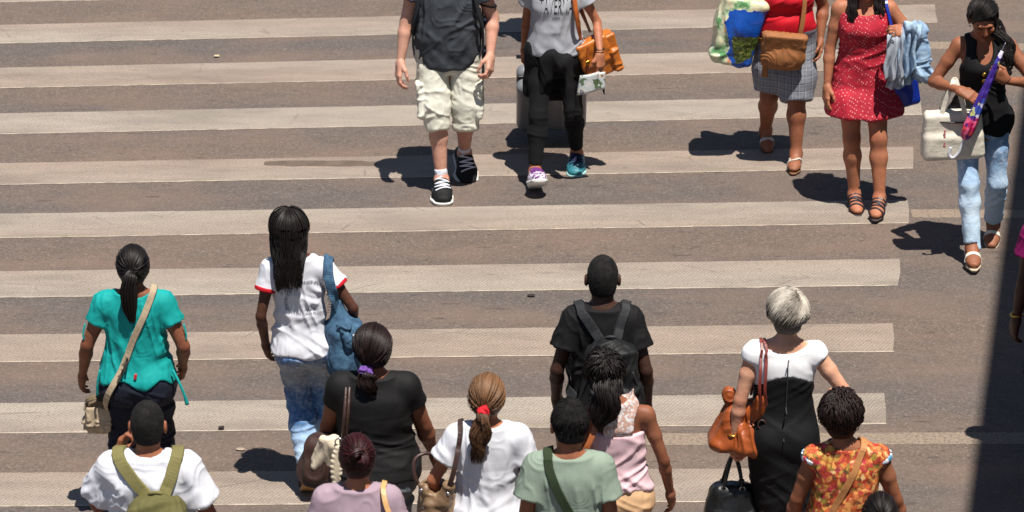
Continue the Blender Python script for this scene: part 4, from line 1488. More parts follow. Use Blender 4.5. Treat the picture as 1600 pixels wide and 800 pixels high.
ribbon('strap', [V(.235, -.05, 1.06), V(.19, -.13, 1.2), V(.14, -.10, 1.33), V(.125, -.02, 1.41), V(.15, .10, 1.28), V(.235, .12, 1.06)], .026, C_TANL, B, o0, field=P.cloth, off=.012, n=8, snap=False)

# ------------------------------------------------------------------ J: white shirt, light brown ponytail
P = Person('woman in a plain white shirt with a wavy light brown ponytail and red hair tie', -.12, 16.13, 0, 1.6, was=1.65, sex='f', skin=SK_TAN, g=1.0, ga=.92, head=(6, -8, 2), feet=standing_feet(.96, .2, 'L'),
           arms={'L': dict(wrist=(-.26, .14, .88), pole=(-.6, -1, 0)), 'R': dict(wrist=(.255, .04, .80), pole=(.3, -1, 0))})
P.body()
P.trousers(C_NAVY, .92, .010)
P.tee(C_WHITE, .80, .020, .036, .50, .022, neck=.085, folds=[(.012, (5, 5, 18), (.75, 1.15), .5), (.010, (17, 17, 4), (.75, 1.37), .1), (.009, (5, 5, 16), (.75, 1.2), -.6), (.003, (24, 24, 24))])
hair_cap(P, H_BROWN, .006, front=.07, tint=.3)
pulled_hair(P, H_BROWN, (-.05, -.92, -.38), 520, np.clip(.35 + .6 * RNG.random(520), 0, 1), lift=.009)
tb = P.hd((-.005, -.112, -.022))
tail_hair(P, H_BROWN, tb, [tb + V(0, -.04, -.03), tb + V(-.012, -.05, -.11), tb + V(-.02, -.045, -.19), tb + V(-.03, -.04, -.28)], 330, (.02, .036, .046, .044, .016), r=.0036, wave=.011, wf=2.2, tint=.35 * RNG.random(330))
sdf_obj('hair_tie', [ell(tb + V(0, -.02, -.004), (.030, .020, .024), 0)], cloth('red_tie', rgb(205, 34, 46), .8, .2, .4, 60), P.root, vox=.004, folds=[(.014, (60, 60, 60))])
plain_shoes(P, C_BLACKP, C_RUBBLK)
C_TAUPE = leather('taupe_leather', rgb(126, 100, 74), .5, .25)
B, o0 = P.carry('handbag', 'open taupe leather bag with dark straps under the arm of the ponytail woman', 'bag', (-.27, .02, .74))
sdf_obj('bag_body', [box(V(-.255, .0, .88), (.075, .13, .13), .04, .02, rotm(0, .15), .25), cone(V(-.29, -.07, 1.0), V(-.325, -.08, 1.06), .03, .014, .03), cone(V(-.215, -.10, 1.0), V(-.19, -.11, 1.07), .03, .012, .03)],
        C_TAUPE, B, o0, .006, cuts=[ell((-.255, .0, 1.04), (.05, .1, .07), .02)], folds=[(.02, (10, 10, 6)), (.008, (24, 24, 24))])
ribbon('shoulder_strap', [V(-.20, -.12, 1.05), V(-.17, -.14, 1.16), V(-.145, -.11, 1.29), V(-.13, -.02, 1.385), V(-.15, .09, 1.28), V(-.22, .12, 1.04)], .026, C_BROWNL, B, o0, field=P.cloth, off=.013, n=8, snap=False, thick=.008)
tube_obj('hanging_handle', [V(-.31, -.06, 1.02), V(-.355, -.06, 1.09), V(-.36, -.03, 1.17), V(-.31, .0, 1.195), V(-.24, .03, 1.17)], .010, C_BROWNL, B, o0, n=8)
for p in (V(-.325, -.095, 1.04), V(-.31, -.10, .95), V(-.195, -.13, 1.04)):
    sdf_obj('stud', [ell(p, (.011, .011, .011), 0)], C_METAL, B, o0, .003)

# ------------------------------------------------------------------ K: sage shirt man
P = Person('man in a sage green shirt crossed by a dark green strap', .27, 15.65, 0, 1.68, was=1.75, sex='m', skin=SK_OLIVE, g=.95, ga=.92, shoulder=.86, head=(6, 12, 3), feet=standing_feet(1.0, .2, 'L'))
P.body()
P.trousers(C_NAVY, .95, .010)
P.tee(cloth('sage_cotton', rgb(128, 142, 128), .85, .08, .5), .82, .018, .03, .56, .022, neck=.085)
hair_cap(P, H_CROP, .002, rough=.003, nape=-.07)
short_hair(P, H_CROP, 900, lift=.001, vol=.006, messy=.003, r=.0032, zmin=-.45, name='cropped_tips')
plain_shoes(P, C_BLACKP, C_RUBBER)
C_OLIVED = cloth('dark_green_web', rgb(44, 56, 36), .85, .12, .2, 60)
B, o0 = P.carry('messenger_bag', 'dark green bag on a wide strap across the sage shirt', 'bag', (.26, .0, .70))
sdf_obj('bag_body', [box(V(.26, .02, .82), (.05, .15, .11), .03, .02)], C_OLIVED, B, o0, .007, folds=[(.008, (14, 14, 14))])
ribbon('strap', [V(.23, -.08, .92), V(.15, -.15, 1.0), V(.03, -.17, 1.15), V(-.045, -.15, 1.3), V(-.085, -.07, 1.43), V(-.085, .03, 1.46), V(-.05, .15, 1.3), V(.05, .17, 1.1), V(.22, .12, .93)], .045, C_OLIVED, B, o0, field=P.cloth, off=.012, n=9)

# ------------------------------------------------------------------ L: lace tank, messy black ponytail
P = Person('young woman in a pink tank top with white lace back and messy black hair', .53, 16.47, 0, 1.555, was=1.6, sex='f', skin=SK_BROWN, g=.98, ga=.92, feet=standing_feet(.94, .2, 'R'),
           arms={'R': dict(wrist=(.27, .04, .80), pole=(.4, -1, 0)), 'L': dict(wrist=(-.23, .1, .82), pole=(-.4, -1, 0))}, headshift=(-.075, 0, 0), head=(10, 14, -3))
P.body()
t = NT('white_lace')
n = t.noise(36, 4)
vo = t.n('TexVoronoi')
vo.inputs['Scale'].default_value = 70
t.l(t.co(), vo.inputs['Vector'])
lace = t.ramp(t.math('ADD', t.math('MULTIPLY', vo.outputs['Distance'], .8), t.math('MULTIPLY', n, .5)), [(.55, (.66, .63, .63)), (.75, rgb(186, 150, 136))])
big = t.ramp(t.noise(13, 2), [(.66, 0), (.70, .8)])
t.l(t.mix(big, lace, rgb(150, 102, 80)), t.b.inputs['Base Color'])
t.set(Roughness=.9)
t.bump(n, .5, .01)
M_LACE = t.m
C_PINK = cloth('pink_jersey', rgb(206, 174, 180), .8, .08, .5)
k = P.s
rows = P.torso(.010, 1.05, 1.335)
arm_cuts = [ell(P.sh[sd] + V(sg * .012, -.0, -.06), (.088, .17, .15), .01) for sd, sg in (('L', -1), ('R', 1))]
sdf_obj('lace_back', [loft(rows, .03), loft(P.torso(.009, 1.2, 1.40), .03)] + P.trapezius(.006), M_LACE, P.root, vox=.006, cuts=arm_cuts + [ell((-.0, -.02, 1.40), (.07, .13, .07), .01)], keeps=[lambda Q: (1.165 + .6 * Q[..., 0] ** 2) - Q[..., 2]], folds=[(.004, (14, 14, 14))])
P.cloth += [loft(rows, .03)] + P.trapezius(.006)
P.trousers(cloth('beige_skirt', rgb(196, 158, 120), .85, .08, .4), .90, .014)
sdf_obj('tank_top', [loft(P.torso(.011, .86, 1.19, off_lo=.034), .03)], C_PINK, P.root, vox=.006, cuts=[], keeps=[lambda Q: Q[..., 2] - (1.168 + .6 * Q[..., 0] ** 2), lambda Q: (.865 + .02 * np.sin(Q[..., 0] * 20)) - Q[..., 2]],
        folds=[(.010, (5, 5, 22), (.8, 1.2), .5), (.010, (6, 6, 18), (.8, 1.2), -.5)])
P.cloth += [loft(P.torso(.011, .86, 1.19, off_lo=.034), .03)]
hair_cap(P, H_BLACK, .012, front=.07, nape=-.075)
short_hair(P, H_BLACK, 520, lift=.014, vol=.026, messy=.009, r=.0030, zmin=-.3, name='loose_hair')
pulled_hair(P, H_BLACK, (.15, -.85, -.45), 380, lift=.012)
tb = P.hd((.005, -.085, .01))
tail_hair(P, H_BLACK, tb, [tb + V(-.005, -.035, -.05), tb + V(-.015, -.05, -.12), tb + V(-.03, -.045, -.20), tb + V(-.045, -.04, -.265)], 620, (.070, .078, .070, .052, .018), r=.0038, wave=.014, wf=1.8)
plain_shoes(P, C_BLACKP, C_RUBBLK)
C_RUST = leather('rust_leather', rgb(150, 82, 42), .45)
B, o0 = P.carry('shoulder_bag', 'rust leather bag on a strap over the shoulder of the lace top woman', 'bag', (-.23, .04, .80))
sdf_obj('bag_body', [box(V(-.235, .06, .92), (.05, .13, .11), .04, .02)], C_RUST, B, o0, .007, folds=[(.01, (14, 14, 14))])
ribbon('strap', [V(-.22, -.05, 1.02), V(-.17, -.13, 1.12), V(-.13, -.12, 1.22), V(-.095, -.06, 1.33), V(-.10, .02, 1.345), V(-.12, .11, 1.24), V(-.22, .14, 1.02)], .032, C_RUST, B, o0, field=P.cloth + P.field, off=.010, n=8, snap=False, thick=.008)

# ------------------------------------------------------------------ N: white and black dress
P = Person('woman with short frosted grey hair in a fitted dress with white top and black skirt', 1.41, 17.16, 0, 1.6, was=1.67, sex='f', skin=SK_FAIR, g=1.10, ga=1.05, feet={'L': dict(ankle=(-.04, .18, .09)), 'R': dict(ankle=(.05, -.14, .14), pitch=-25)},
           arms={'L': dict(wrist=(-.262, -.03, .78), pole=(-.45, -.6, 0), palm=(1, .1, 0), curl=.85, axis=(.02, .1, -1)), 'R': dict(wrist=(.30, .16, .96), pole=(.5, -1, 0))}, belly=.02, hipw=.98, headshift=(.01, 0, 0))
P.body()
k = P.s
sk = P.torso(.012, .86, 1.395 * k)
skirt_rows = [(.42, .03, 0, .165, .135), (.55, .02, 0, .175, .14), (.70, .01, -.008, .188, .142)] + [tuple(r) for r in sk]
lf = loft(skirt_rows, .03)
arch = lambda Q: Q[..., 2] - (1.195 - 3.2 * (Q[..., 0] - .01) ** 2)
M_ZIP = plain('grey_zip', rgb(44, 44, 47), .85)
C_BLK_D = cloth('black_crepe', rgb(13, 13, 15), .75, .1, .35)
C_WHT_D = cloth('white_crepe', rgb(226, 226, 228), .85, .03, .25)
sh_caps = []
for sd, sg in (('L', -1), ('R', 1)):
    S, E = P.sh[sd], P.el[sd]
    sh_caps += P.arm(sd, .006, .13, 'b', .004)
fd = [(.005, (4, 4, 20), (.3, 1.4), .5), (.005, (3, 3, 14), (.2, 1.4), -.5)]
neckcut = ell(V(0, -.03, 1.45) * k, (.125, .10, .045), .012)
sdf_obj('dress_skirt', [lf] + P.seat(.012), C_BLK_D, P.root, vox=.0065, keeps=[arch], folds=fd)
sdf_obj('dress_bodice', [loft(sk, .03)] + P.trapezius(.008) + sh_caps, C_WHT_D, P.root, vox=.0065, cuts=[neckcut], keeps=[lambda Q: -arch(Q)], folds=[(.004, (6, 6, 16))])
P.cloth += [lf] + P.trapezius(.008) + sh_caps
ribbon('zip', [V(.012, -.14, 1.36), V(.012, -.17, 1.2), V(.010, -.17, 1.1), V(.008, -.16, 1.02)], .006, M_ZIP, P.root, field=P.cloth, off=.007, thick=.003)
M_ZIP = plain('black_zip', rgb(30, 30, 32), .8)
ribbon('zip', [V(.0, -.16, 1.0), V(-.002, -.17, .92), V(-.003, -.18, .86)], .006, M_ZIP, P.root, field=P.cloth, off=.010, thick=.003)
hair_cap(P, H_GREY, .010, front=.075, nape=-.075, tint=.12)
tt = None
short_hair(P, H_GREY, 2400, crown=(.55, -.1, .85), lift=.008, vol=.036, zmin=-.42, r=.0026, tint='streak', messy=.0004, even=True)
plain_shoes(P, C_BLACKP, C_RUBBLK)
W = P.wr['L']
tube_obj('bracelet', [W + V(.031 * math.cos(a), .031 * math.sin(a), .035) for a in np.linspace(0, 6.28, 12)], .007, C_BRASS, P.root, n=3)
C_COGN = leather('cognac_leather', rgb(150, 74, 32), .4)
B, o0 = P.carry('shoulder_bag', 'big cognac leather slouch bag hanging from the shoulder of the grey haired woman', 'bag', (-.19, -.03, .70))
sdf_obj('bag_body', [box(V(-.175, .045, .865), (.155, .085, .125), .045, .03, None, .75), box(V(-.125, -.02, .83), (.115, .10, .085), .05, .05, None, .5), cone(V(-.14, -.04, .96), V(-.125, -.09, 1.06), .04, .02, .05)],
        C_COGN, B, o0, .006, folds=[(.012, (13, 13, 3.5), (-9, 9), .25), (.004, (30, 30, 16), (-9, 9), -.3)])
sdf_obj('side_tie', [ell(V(-.275, .05, 1.025), (.026, .028, .026), .01), cone(V(-.285, .06, 1.03), V(-.25, .05, .96), .02, .03, .02)], C_COGN, B, o0, .006, folds=[(.014, (30, 30, 30))])
tube_obj('buckle', [V(-.115, -.115, .93) + V(.02 * math.cos(a), 0, .026 * math.sin(a)) for a in np.linspace(0, 6.28, 9)], .005, C_BROWNL, B, o0, n=4)
for dx in (0, .028):
    ribbon('strap', [V(-.125 + dx, -.13, 1.06), V(-.135 + dx, -.15, 1.17), V(-.13 + dx, -.12, 1.30), V(-.125 + dx, -.02, 1.40), V(-.15 + dx, .09, 1.28), V(-.19 + dx, .08, 1.02)], .015, leather('strap_maroon', rgb(120, 48, 40), .45), B, o0, field=P.cloth, off=.010, n=8, snap=False, thick=.008)
hx = P.wr['L'] + V(.006, .03, -.105)
B, o0 = P.carry('handbag', 'black leather handbag held low by its handles by the grey haired woman', 'bag', tuple(hx + V(0, 0, -.42)))
C_BLKL = leather('black_leather', rgb(20, 20, 21), .38)
sdf_obj('bag_body', [box(hx + V(0, 0, -.29), (.125, .07, .13), .05, .03, None, .35), ell(hx + V(0, 0, -.32), (.14, .085, .10), .04)], C_BLKL, B, o0, .006, folds=[(.016, (10, 10, 6)), (.006, (26, 26, 26))])
for yy in (-.03, .03):
    tube_obj('handle', [hx + V(-.05, yy * 1.5, -.17), hx + V(-.03, yy, -.08), hx + V(-.008, yy * .3, -.006), hx + V(.012, yy * .3, -.006), hx + V(.035, yy, -.08), hx + V(.05, yy * 1.5, -.17)], .010, C_BLKL, B, o0, n=7)
    for sx_ in (-.05, .05):
        tube_obj('ring', [hx + V(sx_, yy * 1.6, -.17) + V(.014 * math.cos(a), 0, .014 * math.sin(a)) for a in np.linspace(0, 6.28, 8)], .0035, C_METAL, B, o0, n=3)
sdf_obj('badge', [box(hx + V(.0, -.088, -.30), (.010, .006, .008), .002, 0)], C_METAL, B, o0, .003)

# ------------------------------------------------------------------ O: floral top
P = Person('woman in a sleeveless orange floral top with short dark wavy hair', 1.63, 15.97, 0, 1.56, was=1.6, sex='f', skin=SK_OLIVE, g=1.16, ga=1.08, feet=standing_feet(.94, .2, 'L'),
           arms={'L': dict(wrist=(-.27, .10, .80), pole=(-.45, -1, 0)), 'R': dict(wrist=(.31, .06, .80), pole=(.5, -1, 0))}, headshift=(-.03, 0, 0), belly=.02, head=(6, -6, -3))
P.body()
t = NT('floral_print')
warp = t.n('Mix', data_type='VECTOR')
nz = t.n('TexNoise')
nz.inputs['Scale'].default_value = 16
t.l(t.co(), nz.inputs['Vector'])
va = t.n('VectorMath', operation='MULTIPLY_ADD')
t.l(nz.outputs['Color'], va.inputs[0])
va.inputs[1].default_value = (.05, .05, .05)
t.l(t.co(), va.inputs[2])
vo = t.n('TexVoronoi')
vo.inputs['Scale'].default_value = 38
t.l(va.outputs[0], vo.inputs['Vector'])
sepc = t.n('SeparateColor')
t.l(vo.outputs['Color'], sepc.inputs[0])
hue = t.ramp(sepc.outputs[0], [(0, rgb(168, 58, 34)), (.16, rgb(206, 106, 54)), (.40, rgb(206, 128, 72)), (.58, rgb(196, 152, 66)), (.76, rgb(204, 60, 84)), (.84, rgb(150, 128, 50)), (.93, rgb(232, 196, 140))], 'CONSTANT')
ctr = t.ramp(vo.outputs['Distance'], [(.08, rgb(240, 196, 110)), (.3, (1, 1, 1)), (.75, rgb(190, 130, 90))])
col = t.mix(1.0, hue, ctr, 'MULTIPLY')
vo2 = t.n('TexVoronoi')
vo2.inputs['Scale'].default_value = 55
t.l(va.outputs[0], vo2.inputs['Vector'])
sp2 = t.n('SeparateColor')
t.l(vo2.outputs['Color'], sp2.inputs[0])
col = t.mix(t.ramp(sp2.outputs[1], [(.70, 0), (.72, .7)]), col, t.ramp(sp2.outputs[0], [(0, rgb(60, 50, 24)), (.35, rgb(236, 170, 90)), (.7, rgb(170, 36, 50))], 'CONSTANT'))
t.l(col, t.b.inputs['Base Color'])
t.set(Roughness=.8)
M_FLORAL = t.m
t = NT('floral_trim')
vo = t.n('TexVoronoi')
vo.inputs['Scale'].default_value = 60
t.l(t.co(), vo.inputs['Vector'])
sepc = t.n('SeparateColor')
t.l(vo.outputs['Color'], sepc.inputs[0])
t.l(t.ramp(sepc.outputs[0], [(0, rgb(220, 222, 226)), (.4, rgb(90, 150, 186)), (.6, rgb(230, 232, 230)), (.75, rgb(176, 40, 60)), (.88, rgb(40, 50, 60))], 'CONSTANT'), t.b.inputs['Base Color'])
M_FTRIM = t.m
k = P.s
fl = [loft(P.torso(.014, .80, None, 1.0, .03), .03)] + P.trapezius(.010)
caps = []
for sd, sg in (('L', -1), ('R', 1)):
    caps += P.arm(sd, .003, .05, 'b', .0)
sdf_obj('floral_top', fl + caps, M_FLORAL, P.root, vox=.0065, cuts=[ell(V(0, -.0, 1.455) * k, (.085, .085, .045), .01)], keeps=[lambda Q: .82 - Q[..., 2]], folds=[(.008, (5, 5, 20), (.7, 1.2), .5), (.006, (16, 16, 5))])
P.cloth += fl + caps
for sd, sg in (('L', -1), ('R', 1)):
    S, E = P.sh[sd], P.el[sd]
    d = unit(E - S)
    sdf_obj('armhole_trim', [cone(S - d * .002, S + d * .024, .066, .062, 0, 'ab')], M_FTRIM, P.root, vox=.005)
P.trousers(C_NAVY, .88, .012)
hair_cap(P, H_DBROWN, .014, front=.075, nape=-.09)
short_hair(P, H_DBROWN, 1500, crown=(0, -.1, .95), lift=.010, vol=.028, zmin=-.68, r=.003, messy=.007)
tube_obj('neck_scarf', [P.Hc + V(.062 * math.cos(a), -.01 + .062 * math.sin(a), -.135) for a in np.linspace(0, 6.28, 12)], .014, cloth('dark_scarf', rgb(50, 58, 74), .85, .5, .4, 60), P.root, n=3)
plain_shoes(P, C_BLACKP, C_RUBBLK)
C_TANB = leather('tan_strap_leather', rgb(172, 118, 70), .5, .15)
B, o0 = P.carry('shoulder_bag', 'tan bag on a thin strap slung across the floral top', 'bag', (-.25, .03, .62))
sdf_obj('bag_body', [box(V(-.255, .05, .73), (.045, .12, .10), .03, .02)], C_TANB, B, o0, .007, folds=[(.008, (14, 14, 14))])
ribbon('strap', [V(-.22, -.06, .82), V(-.14, -.17, .95), V(-.03, -.18, 1.12), V(.04, -.16, 1.28), V(.075, -.08, 1.37), V(.08, .02, 1.40), V(.04, .15, 1.25), V(-.08, .18, 1.0), V(-.24, .12, .82)], .034, C_TANB, B, o0, field=P.cloth, off=.010, n=9)

# ------------------------------------------------------------------ the child in front of the floral top
P = Person('small child with black hair in a yellow tie behind the floral top', 1.76, 15.58, 0, 1.21, 'f', SK_OLIVE, g=1.05, feet=standing_feet(.7, .12, 'L'), headshift=(0, 0, -.012))
P.HR = P.HR * 1.36                                       # a child's head is large for the body
P.body()
P.trousers(C_NAVY, .66, .008)
P.tee(cloth('pale_pink_cotton', rgb(210, 160, 170), .85, .06, .4), .60, .012, .02, .5, .014)
hair_cap(P, H_BLACK, .006)
pulled_hair(P, H_BLACK, (0, -.85, .25), 420, lift=.006)
tb = P.hd((.01, -.115, .03))
tail_hair(P, H_BLACK, tb, [tb + V(0, -.03, .005), tb + V(0, -.045, -.04), tb + V(0, -.04, -.10), tb + V(0, -.03, -.16)], 170, (.02, .03, .032, .02, .008), r=.003)
sdf_obj('hair_tie', [ell(tb + V(.0, -.014, .004), (.022, .014, .018), 0)], plain('yellow_tie', rgb(230, 205, 40), .6), P.root, vox=.004)
plain_shoes(P, C_BLACKP, C_RUBBER)

# ------------------------------------------------------------------ Q: olive backpack man
P = Person('man in a loose white shirt wearing an olive backpack, hand raised to its strap', -1.73, 15.61, 0, 1.7, was=1.76, sex='m', skin=SK_OLIVE, g=1.02, ga=1.0, shoulder=.93, feet=standing_feet(1.0, .22, 'R'),
           arms={'L': dict(wrist=(-.165, .15, 1.35), pole=(-.45, -.3, -1), axis=(.35, .1, 1), palm=(.8, -.3, -.2), curl=.9), 'R': dict(wrist=(.32, .08, .88), pole=(.6, -1, 0))})
P.body()
P.trousers(C_NAVY, .95, .010)
P.tee(C_WHITE, .80, .026, .040, .66, .026, neck=.082, folds=[(.016, (4, 4, 14), (.7, 1.3), .9), (.012, (5, 5, 14), (.7, 1.4), -.9), (.004, (22, 22, 22))])
hair_cap(P, H_CROP, .000, rough=.0012, nape=-.07)
plain_shoes(P, C_BLACKP, C_RUBBER)
C_OLIVE = cloth('olive_canvas', rgb(92, 88, 52), .85, .12, .4, 40)
C_OLIVE2 = cloth('olive_web', rgb(112, 106, 66), .85, .12, .3, 40)
backpack(P, 'olive canvas backpack worn over a white shirt', C_OLIVE, C_OLIVE2, (.05, -.235, 1.10), .46, .30, .18, .062, strap_x=.105)
M_TUBE = cloth('navy_piping', rgb(30, 34, 52), .7, .1, .1)

# ------------------------------------------------------------------ A: man in cargo shorts
P = Person('man in a slate grey shirt, pale cargo shorts and black trainers', -.43, 23.0, 180, 1.80, 'm', SK_PALE, g=1.06, ga=1.05, shoulder=1.0,
           arms={'R': dict(wrist=(.315, .10, .915), pole=(.5, -1, 0), palm=(-1, -.35, 0), curl=.5), 'L': dict(wrist=(-.285, .10, .955), pole=(-.5, -1, 0), palm=(1, -.5, 0), curl=.75)},
           feet={'R': dict(ankle=(.045, .20, .098), yaw=4), 'L': dict(ankle=(-.105, -.17, .165), pitch=-30, yaw=12)}, belly=.02)
P.body()
C_KHAKI = cloth('pale_khaki', rgb(198, 196, 182), .88, .08, .6, 24)
pr = [loft(P.torso(.016, .82, .98), .05)] + P.seat(.014)
for sd, sg in (('L', -1), ('R', 1)):
    H, K = P.hip[sd], P.kn[sd]
    d = unit(K - H)
    e = K + d * .085
    pr += [cone(H + V(sg * .012, 0, 0), H + (e - H) * .72 + V(sg * .012, 0, 0), .104, .098, .02), cone(H + (e - H) * .72 + V(sg * .012, 0, 0), e, .098, .072, .02, 'b'),
           box(H + (e - H) * .66 + V(sg * .10, .01, 0), (.018, .07, .10), .016, .02, rotm(math.asin(d[1]) * -1, 0, 0))]
sdf_obj('cargo_shorts', pr, C_KHAKI, P.root, vox=.006, keeps=[lambda Q: Q[..., 2] - .98], folds=[(.008, (5, 5, 20), (.2, 1.1), .5), (.007, (6, 6, 18), (.2, 1.1), -.6), (.005, (16, 16, 6)), (.003, (26, 26, 30))])
P.cloth += pr
for sd, sg in (('L', -1), ('R', 1)):
    H, K = P.hip[sd], P.kn[sd]
    c = H + (K - H) * .50 + V(sg * .106, .015, 0)
    sdf_obj('pocket_flap', [box(c, (.028, .075, .026), .012, 0, rotm(0, 0, 0))], C_KHAKI, P.root, vox=.005, folds=[(.006, (30, 30, 30))])
C_SLATE = cloth('slate_jersey', rgb(58, 62, 68), .85, .15, .5)
P.tee(C_SLATE, .86, .020, .034, .46, .030, neck=.085, folds=[(.012, (5, 5, 18), (.8, 1.2), .5), (.012, (18, 18, 4), (.8, 1.4), .25), (.010, (5, 5, 16), (.8, 1.3), -.6), (.003, (24, 24, 24))])
hair_cap(P, H_CROP, .004, rough=.006)
for sd in 'LR':
    P.sock(sd, C_WHITE, .15)
    P.shoe(sd, cloth('black_mesh', rgb(20, 20, 21), .7, .3, .3, 60), C_RUBBER, C_WHITE)
W = P.el['L']
tube_obj('arm_band', [P.sh['L'] + (P.el['L'] - P.sh['L']) * .66 + V(.058 * math.cos(a), .058 * math.sin(a), .015 * math.cos(a)) for a in np.linspace(0, 6.28, 12)], .006, C_BLACKP, P.root, n=3)
C_SLATE2 = cloth('dark_slate_web', rgb(38, 40, 45), .8, .15, .3)
B, o0 = backpack(P, 'black backpack on the back of the man in cargo shorts, its straps beside his arms', C_PACK, C_PACK2, (0, -.25, 1.18), .48, .36, .2, .034, strap_x=.145, strap_m=C_SLATE2)
for sg in (-1, 1):
    ribbon('lower_strap', [V(sg * .215, .02, 1.25), V(sg * .235, -.06, 1.05), V(sg * .235, -.14, .90), V(sg * .20, -.2, .88)], .035, C_PACK2, B, o0, normal=(sg, .3, 0), thick=.006)
B, o0 = P.carry('skateboard', 'worn skateboard carried upright behind the arm of the man in shorts', 'skateboard', (-.235, -.12, .74))
M_DECKW = plain('grip_grey', rgb(110, 100, 98), .8)
sdf_obj('deck', [box(V(-.235, -.12, 1.0), (.008, .08, .26), .006, .0), ell(V(-.235, -.12, .76), (.008, .08, .07), .01), ell(V(-.235, -.12, 1.25), (.008, .08, .07), .01)], M_DECKW, B, o0, .004)
for zz in (.90, 1.12):
    sdf_obj('truck', [cone(V(-.255, -.18, zz), V(-.255, -.06, zz), .010, .010), cone(V(-.243, -.12, zz), V(-.257, -.12, zz), .022, .014, .01)], C_METAL, B, o0, .004)
    for yy in (-.195, -.045):
        w = lathe('wheel', [(.002, 0), (.024, .003), (.027, .012), (.027, .026), (.024, .036), (.002, .036)], C_BLACKP, B, o0, (0, 1, 0), V(-.262, yy - .018, zz))
        lathe('hub', [(.001, -.003), (.010, -.002), (.010, .039), (.001, .040)], C_RUBBER, w, o0, (0, 1, 0), V(-.262, yy - .018, zz), 10)

# ------------------------------------------------------------------ B: printed grey shirt, suitcase
P = Person('woman in a light grey printed shirt and black leggings, jacket tied round her', .29, 23.15, 180, 1.66, 'f', SK_TAN, g=1.06, ga=.86,
           arms={'L': dict(wrist=(-.30, .15, .935), pole=(-.4, -1, -.2), axis=(-.05, .25, -1), palm=(.75, -.65, 0), curl=.55), 'R': dict(wrist=(.21, -.20, .82), pole=(.3, -1, 0), curl=.95, axis=(0, -.35, -1))},
           feet={'R': dict(ankle=(.135, .26, .115), pitch=28, yaw=8), 'L': dict(ankle=(-.155, -.17, .10), pitch=-6, yaw=-4)})
P.body()
C_LEG = cloth('black_leggings', rgb(12, 13, 16), .9, .1, .3)
P.trousers(C_LEG, .96, .005, loose_k=.002, loose_a=.003, cut=.86, folds=[(.004, (5, 5, 30), (.3, .6), .2)], name='leggings')
t = cloth('heather_grey', rgb(158, 160, 166), .85, .08, .5)
tee = P.tee(t, .90, .018, .034, .42, .030, neck=.085, folds=[(.012, (5, 5, 18), (.85, 1.15), .6), (.010, (17, 17, 4), (.85, 1.3), .2), (.010, (5, 5, 14), (.85, 1.2), -.6)])
INKB = plain('black_print', rgb(24, 22, 22), .85)
text_on('lettering', 'TAVERNA', INKB, tee, V(-.004, .1, 1.245), .225, (0, 1, .15), tee, height=.105, shear=.12)
text_on('lettering', '2003', INKB, tee, V(-.004, .1, 1.17), .05, (0, 1, .15), tee, height=.018)
hair_cap(P, H_BROWN, .006)
falling_hair(P, H_BROWN, .2, 300, back=-.14, narrow=.8, field=P.cloth)
C_JACK = cloth('black_jacket', rgb(13, 13, 15), .85, .15, .6, 20)
jr = [(z, 0, cy, rx + .004, ry + .006) for z, _, cy, rx, ry in P.torso(.020, .74, .96)]
jk = [loft(jr, .04), cone(V(.02, .155, .92), V(-.03, .155, .86), .042, .05, .03), cone(V(.05, .14, .88), V(.06, .15, .62), .050, .042, .03, 'b'), cone(V(-.07, .13, .88), V(-.10, .17, .50), .045, .030, .03),
      cone(V(.15, .03, .92), V(.175, .02, .62), .035, .04, .05), cone(V(-.15, 0, .9), V(-.165, -.03, .62), .035, .03, .05), loft([(.52, 0, -.11, .16, .05), (.75, 0, -.10, .18, .06), (.94, 0, -.09, .16, .05)], .04)]
sdf_obj('tied_jacket', jk, C_JACK, P.root, vox=.007, folds=[(.009, (7, 7, 10), (-9, 9), .5), (.006, (16, 16, 9), (-9, 9), -.4)], cuts=[ell(V(.03, .16, .60), (.055, .08, .14), .03), ell(V(-.05, .16, .70), (.02, .06, .1), .02)])
P.cloth += jk[:1]
t = NT('purple_white_mesh')
vo = t.n('TexVoronoi')
vo.inputs['Scale'].default_value = 55
t.l(t.co(), vo.inputs['Vector'])
t.l(t.ramp(vo.outputs['Distance'], [(.2, rgb(60, 30, 84)), (.45, rgb(120, 60, 130)), (.5, rgb(196, 190, 200))]), t.b.inputs['Base Color'])
P.shoe('R', t.m, C_RUBBER, cloth('purple_lace', rgb(100, 40, 110), .8, .1, .1))
t = NT('teal_mesh')
sp_ = t.n('SeparateXYZ')
t.l(t.co(), sp_.inputs[0])
t.l(t.ramp(t.math('ADD', t.math('MULTIPLY', sp_.outputs[2], 4), t.math('MULTIPLY', t.noise(30), .2)), [(.22, rgb(40, 120, 130)), (.5, rgb(30, 50, 80))]), t.b.inputs['Base Color'])
P.shoe('L', t.m, plain('pale_teal_rubber', rgb(140, 178, 176), .7), cloth('navy_lace', rgb(30, 30, 60), .8, .1, .1))
for sd in 'LR':
    P.sock(sd, C_BLACK, .06)
W = P.wr['L']
tube_obj('bracelet', [W + V(.027 * math.cos(a), .027 * math.sin(a), .03) for a in np.linspace(0, 6.28, 10)], .004, C_BLACKP, P.root, n=3)
C_ORL = leather('orange_leather', rgb(186, 104, 34), .4)
C_ORD = leather('chestnut_strap', rgb(150, 76, 28), .45)
B, o0 = P.carry('satchel', 'orange leather satchel with buckled flap at the hip of the grey shirt woman', 'bag', (-.30, -.02, .70))
Rb = rotm(0, .40, .30)
sdf_obj('bag_body', [box(V(-.29, -.02, .86), (.13, .06, .135), .016, .02, Rb, -.15)], C_ORL, B, o0, .006, folds=[(.006, (14, 14, 14))])
fl = sdf_obj('flap', [box(V(-.265, .045, .90), (.115, .018, .095), .016, 0, Rb)], C_ORL, B, o0, .005, folds=[(.005, (16, 16, 16))])
